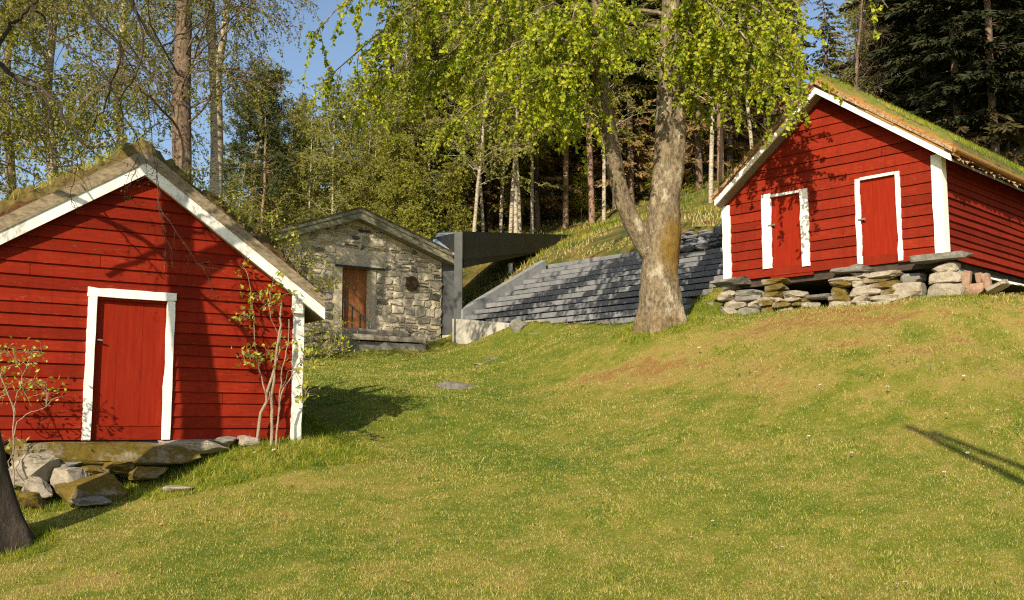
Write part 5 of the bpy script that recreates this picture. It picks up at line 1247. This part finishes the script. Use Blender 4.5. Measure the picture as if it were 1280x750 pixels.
def birch(H, seed, L=.115, leafn=17, lm='haze_leaf', bark='birch_bark', nb=56, rad=.0062, lean=.03):
    r = np.random.default_rng(seed); wood = MB(); leaf = MB()
    P = stem(r, H, lean)
    wood.tube(P, np.linspace(rad*H, .012, 10), 9, 0, True, .5, .05, seed)
    for k in range(nb):
        f = r.uniform(.22, .98); h = f*H; az = r.uniform(0, 6.283); ln = H*.20*(1.25-f)*r.uniform(.7, 1.2)
        q = limb([np.interp(h, P[:, 2], P[:, 0]), np.interp(h, P[:, 2], P[:, 1]), h], [math.cos(az), math.sin(az), r.uniform(.3, 1.3)], ln, .3, r, 7, .12); wood.tube(q, np.linspace(.018, .005, 8), 4, 0, False)
        twigs_leaves(wood, leaf, q, r, 13, .8, .4, leafn, L, L*.75, .5, .22, .006, .15, .25)
    return wood, leaf, bark, lm
protos = {}
def proto(key, gen):
    w, l, bk, lm = gen; root = empty('tree', (0, 0, 0)); o1, o2 = finish(root, w, l, bk, lm); protos[key] = [root, False]
    return root
for k in range(4): proto(f'spruce{k}', spruce(15+k, 2.3+.2*k, 201+k, [.22, .30, .16, .26][k]))
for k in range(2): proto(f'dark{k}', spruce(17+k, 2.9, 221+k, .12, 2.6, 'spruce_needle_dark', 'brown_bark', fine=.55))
for k in range(2): proto(f'pine{k}', pine(14+k, 231+k))
for k in range(4): proto(f'birch{k}', birch(12+k, 241+k))
for k in range(2): proto(f'fresh{k}', birch(9+k, 251+k, .11, 18, 'birch_leaf_fresh', 'brown_bark', 46))
for k in range(2): proto(f'bush{k}', birch(4.5+k, 261+k, .11, 15, 'birch_leaf_fresh', 'twig_bark', 34, .008, .06))
for k in range(1): proto('bare0', birch(11, 271, .03, 0, 'dead_leaf', 'brown_bark', 50, .011, .02))
KN = {'spruce': ('spruce_tree', 'spruce'), 'dark': ('spruce_tree', 'dark spruce'), 'pine': ('pine_tree', 'red-barked pine'), 'birch': ('birch_tree', 'pale-stemmed birch'), 'fresh': ('young_tree', 'fresh-leaved young tree'), 'bush': ('bush', 'bushy thicket shrub'), 'bare': ('bare_tree', 'bare-branched tree')}
planted = []
def plant(key, px, Y, H=None, rz=None, lab=None, x=None):
    kind = key.rstrip('0123456789'); root, used = protos[key]
    P = at(px, 300, Y); X = P[0] if x is None else x; z = gz(X, Y)
    h0 = {'spruce': 15, 'dark': 17, 'pine': 14, 'birch': 12, 'fresh': 9, 'bush': 4.5, 'bare': 11}[kind]+int(key[-1])
    s = (H or h0)/h0
    if used:
        c = root.copy(); COL.objects.link(c)
        for ch in root.children:
            d = ch.copy(); COL.objects.link(d); d.parent = c
        o = c
    else: o = root; protos[key][1] = True
    o.location = (X, Y, z); o.scale = (s**.7, s**.7, s); o.rotation_euler = (0, 0, random.uniform(0, 6.28) if rz is None else rz)
    o.name = KN[kind][0]; planted.append((o, kind, px, Y, lab)); return o
# trees one can pick out
F = [('birch1', 590, 37.0, 13, 'white birch stem rising behind the left part of the shelter roof'), ('birch2', 645, 37.5, 15, 'tall white birch right above the middle of the shelter roof'), ('birch0', 637, 38.0, 14, 'thinner birch standing close left of the tall white one'), ('birch3', 650, 39.5, 13, 'slim tan birch close right of the tall white one'),
 ('spruce1', 672, 43, 17, None), ('pine0', 741, 41, 17, 'thick pink-barked pine on the bank left of the maple fork'), ('pine1', 707, 42, 16, 'thin pine left of the thick pink-barked one'), ('birch2', 755, 40.5, 14, 'leaning birch between the pine and the maple fork'), ('pine0', 718, 47, 15, None), ('pine1', 729, 50, 15, None), ('pine1', 668, 46, 15, None),
 ('pine0', 688, 48, 16, None), ('birch1', 889, 34, 14, 'white-stemmed birch just right of the maple trunk'), ('pine1', 902, 36, 16, 'brown pine beside the white-stemmed birch left of the raised shed'), ('birch0', 945, 38, 13, 'leaning birch behind the left slope of the raised shed roof'), ('spruce3', 876, 40, 18, None),
 ('pine0', 309, 40, 9.5, 'orange-barked pine left of the stone house roof'), ('pine1', 325, 38, 9, 'second orange-barked pine close beside the stone house eave'), ('spruce0', 332, 43, 10, 'pointed spruce whose tip stands against the sky above the pines'), ('spruce2', 412, 46, 9.6, 'spruce with its tip against the sky above the stone house'), ('spruce1', 372, 50, 9.5, None), 
 ('birch0', 420, 37, 9, None), ('birch3', 385, 38, 8.5, None), ('birch1', 436, 39, 7.2, None), ('birch2', 462, 37.5, 7.2, None), ('birch0', 480, 40, 8.2, None), ('birch3', 450, 44, 8.6, None), ('birch1', 405, 43, 8, None), ('birch2', 355, 41, 8.5, None),
 ('fresh0', 512, 35.5, 6, 'leafy shrub-like young tree behind the right slope of the stone house roof'), ('fresh1', 490, 36, 6, None), ('bush0', 525, 34.5, 3.5, None), ('bush1', 440, 36, 3.4, None), ('bush0', 400, 36.5, 3.2, None), ('bush1', 560, 38, 4, None),
 ('spruce2', 530, 40, 12.5, None), ('spruce0', 558, 42, 16, None), ('spruce3', 500, 45, 11.5, None), ('spruce1', 575, 46, 18, None), ('spruce0', 612, 44, 17, None), ('spruce2', 540, 52, 16, None), ('spruce3', 620, 50, 19, None),
 ('spruce2', 690, 52, 20, None), ('spruce0', 735, 46, 17, None), ('spruce1', 770, 44, 18, None), ('spruce3', 790, 42, 17, None), ('spruce2', 815, 45, 19, None), ('spruce0', 850, 43, 18, None), ('spruce1', 915, 42, 17, None), ('spruce2', 930, 46, 18, None), ('spruce3', 962, 42, 15, None),
 ('spruce1', 700, 60, 20, None), ('spruce3', 760, 58, 22, None), ('spruce0', 830, 60, 22, None), ('spruce2', 885, 56, 21, None), ('spruce1', 650, 60, 21, None), ('spruce0', 590, 60, 20, None), ('spruce3', 560, 66, 21, None), ('spruce2', 790, 68, 22, None), ('spruce1', 940, 62, 21, None), ('spruce0', 860, 70, 22, None), ('spruce3', 720, 72, 22, None), ('spruce2', 630, 74, 22, None), ('spruce1', 985, 55, 15, None),
 ('fresh1', 610, 48, 10, None), ('birch2', 690, 46, 13, None), ('birch1', 610, 52, 13, None), ('birch3', 660, 55, 14, None), ('fresh0', 640, 45, 9, None), ('birch0', 560, 48, 12, None),
 ('bare0', 1072, 33, 8.2, 'leafless tree with spreading twigs above the ridge of the raised shed'), ('birch2', 1112, 35, 10.5, 'thin green birch between the leafless tree and the dark spruces'), ('birch0', 1140, 38, 11.5, None), ('spruce0', 1040, 44, 8.5, 'small spruce tip just above the ridge of the raised shed'), ('spruce2', 1095, 48, 11, None), ('fresh1', 1105, 40, 8, None),
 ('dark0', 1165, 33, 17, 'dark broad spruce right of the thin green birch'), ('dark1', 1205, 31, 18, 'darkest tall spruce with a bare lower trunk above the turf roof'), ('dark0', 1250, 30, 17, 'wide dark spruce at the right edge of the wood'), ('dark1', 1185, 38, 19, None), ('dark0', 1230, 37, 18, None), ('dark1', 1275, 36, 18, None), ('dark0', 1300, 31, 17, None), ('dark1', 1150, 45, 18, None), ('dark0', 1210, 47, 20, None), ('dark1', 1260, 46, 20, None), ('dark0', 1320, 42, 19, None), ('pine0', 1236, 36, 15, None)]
F += [('birch%d' % (k % 4), px, Y, H, None) for k, (px, Y, H) in enumerate([(345, 39, 7), (368, 42, 7.6), (395, 40, 7.4), (428, 42, 7.6), (445, 37, 6.6), (470, 42, 8), (488, 38, 7.4), (505, 42, 9), (520, 38.5, 9), (545, 39, 10.5), (565, 41, 13), (580, 43, 14), (605, 40, 12), (625, 42, 14), (665, 41, 14), (290, 38, 6), (275, 42, 6.5), (315, 44, 7.5)])]
for key, px, Y, H, lab in F: plant(key, px, Y, H, None, lab)
# far rows, only where the photograph shows crowns
rr = random.Random(3)
for k in range(22):
    px = 290+k*11+rr.uniform(-4, 4); Y = rr.uniform(54, 74); plant(rr.choice(['birch0', 'spruce1', 'spruce3', 'birch2', 'fresh0', 'birch1']), px, Y, (.235+rr.uniform(-.03, .015)+max(0, px-480)*.0008)*Y-gz(at(px, 300, Y)[0], Y))
for k in range(16):
    px = 100+k*15+rr.uniform(-5, 5); Y = rr.uniform(40, 60); plant(rr.choice(['birch0', 'spruce1', 'birch3', 'fresh1']), px, Y, rr.uniform(.17, .225)*Y-gz(at(px, 300, Y)[0], Y))
for k in range(10):
    px = 480+k*52+rr.uniform(-15, 15); plant(rr.choice(['spruce0', 'spruce1', 'spruce2', 'spruce3']), px, rr.uniform(76, 88), 22)
for k in range(14):
    px = 575+k*16+rr.uniform(-5, 5); plant(rr.choice(['birch0', 'birch1', 'birch2', 'fresh1']), px, rr.uniform(44, 53), rr.uniform(4.5, 8))
for k in range(26):
    px = rr.uniform(560, 900); Y = rr.uniform(41, 52); plant(rr.choice(['bush0', 'bush1', 'fresh0']), px, Y, rr.uniform(1.6, 3.2))
for k, (r_, u) in protos.items():
    if not u:
        for c in list(r_.children): bpy.data.objects.remove(c)
        bpy.data.objects.remove(r_)
# labels for the rest of the wood, told apart by what they stand behind and their order there
REG = [(-1e9, 335, 'behind the left shed roof'), (335, 455, 'behind the stone house left roof'), (455, 570, 'behind the stone house right roof'), (570, 700, 'above the shelter roof'), (700, 780, 'left of the maple fork'), (780, 880, 'behind the maple trunk'), (880, 1000, 'right of the maple trunk'), (1000, 1150, 'above the raised shed ridge'), (1150, 1e9, 'above the raised turf roof')]
ORD = ['first', 'second', 'third', 'fourth', 'fifth', 'sixth', 'seventh', 'eighth', 'ninth', 'tenth', 'eleventh', 'twelfth', 'thirteenth', 'fourteenth']
cells = {}
for q in planted:
    o, kind, px, Y, lab = q
    grp = {'spruce': 'spruces in the wood', 'dark': 'dark spruces right of the raised shed', 'pine': 'pines in the wood', 'birch': 'birches in the wood', 'fresh': 'young leafy trees in the wood', 'bush': 'shrubs under the trees', 'bare': 'bare trees'}[kind]
    cat = 'shrub' if kind == 'bush' else 'tree'
    if lab: tag(o, lab, cat, grp); continue
    reg = next(t_ for a, b, t_ in REG if a <= px < b); near = 'front' if Y < 45 else ('middle' if Y < 56 else 'far')
    cells.setdefault((kind, reg, near), []).append(q)
for (kind, reg, near), L_ in cells.items():
    L_.sort(key=lambda q: q[2])
    for k, (o, _, px, Y, _) in enumerate(L_):
        w = f'{KN[kind][1]} in the {near} row {reg}' if len(L_) == 1 else f'{KN[kind][1]} {reg}, {near} row, {ORD[k]} from left'
        tag(o, w, 'shrub' if kind == 'bush' else 'tree', {'spruce': 'spruces in the wood', 'dark': 'dark spruces right of the raised shed', 'pine': 'pines in the wood', 'birch': 'birches in the wood', 'fresh': 'young leafy trees in the wood', 'bush': 'shrubs under the trees', 'bare': 'bare trees'}[kind])
# ---- two made-up leaning stems, out of frame, added to throw thin shadows across the lawn
for k, ((x0, y0), (x1, y1)) in enumerate([((1290, 622), (1132, 533)), ((1290, 600), (1165, 541))]):
    A = hit(x0, y0); B = hit(x1, y1); dv = nrm((A-B)*[1, 1, 0])
    base = A+dv*(9.6+.3*k); base[2] = gz(base[0], base[1]); T = B-LD*13
    sapling('bare_sapling', ['slender bare stem leaning over the lawn right of the viewer', 'thinner bare stem leaning beside its slender twin right of the viewer'][k], 'sapling', base, [([base, base*.66+T*.34, base*.34+T*.66, T], (.12, .10)[k], .055)], [(T+[0, 0, .1], .5)], 300+k, 'brown_bark', 'birch_leaf', L=.04, n=6)
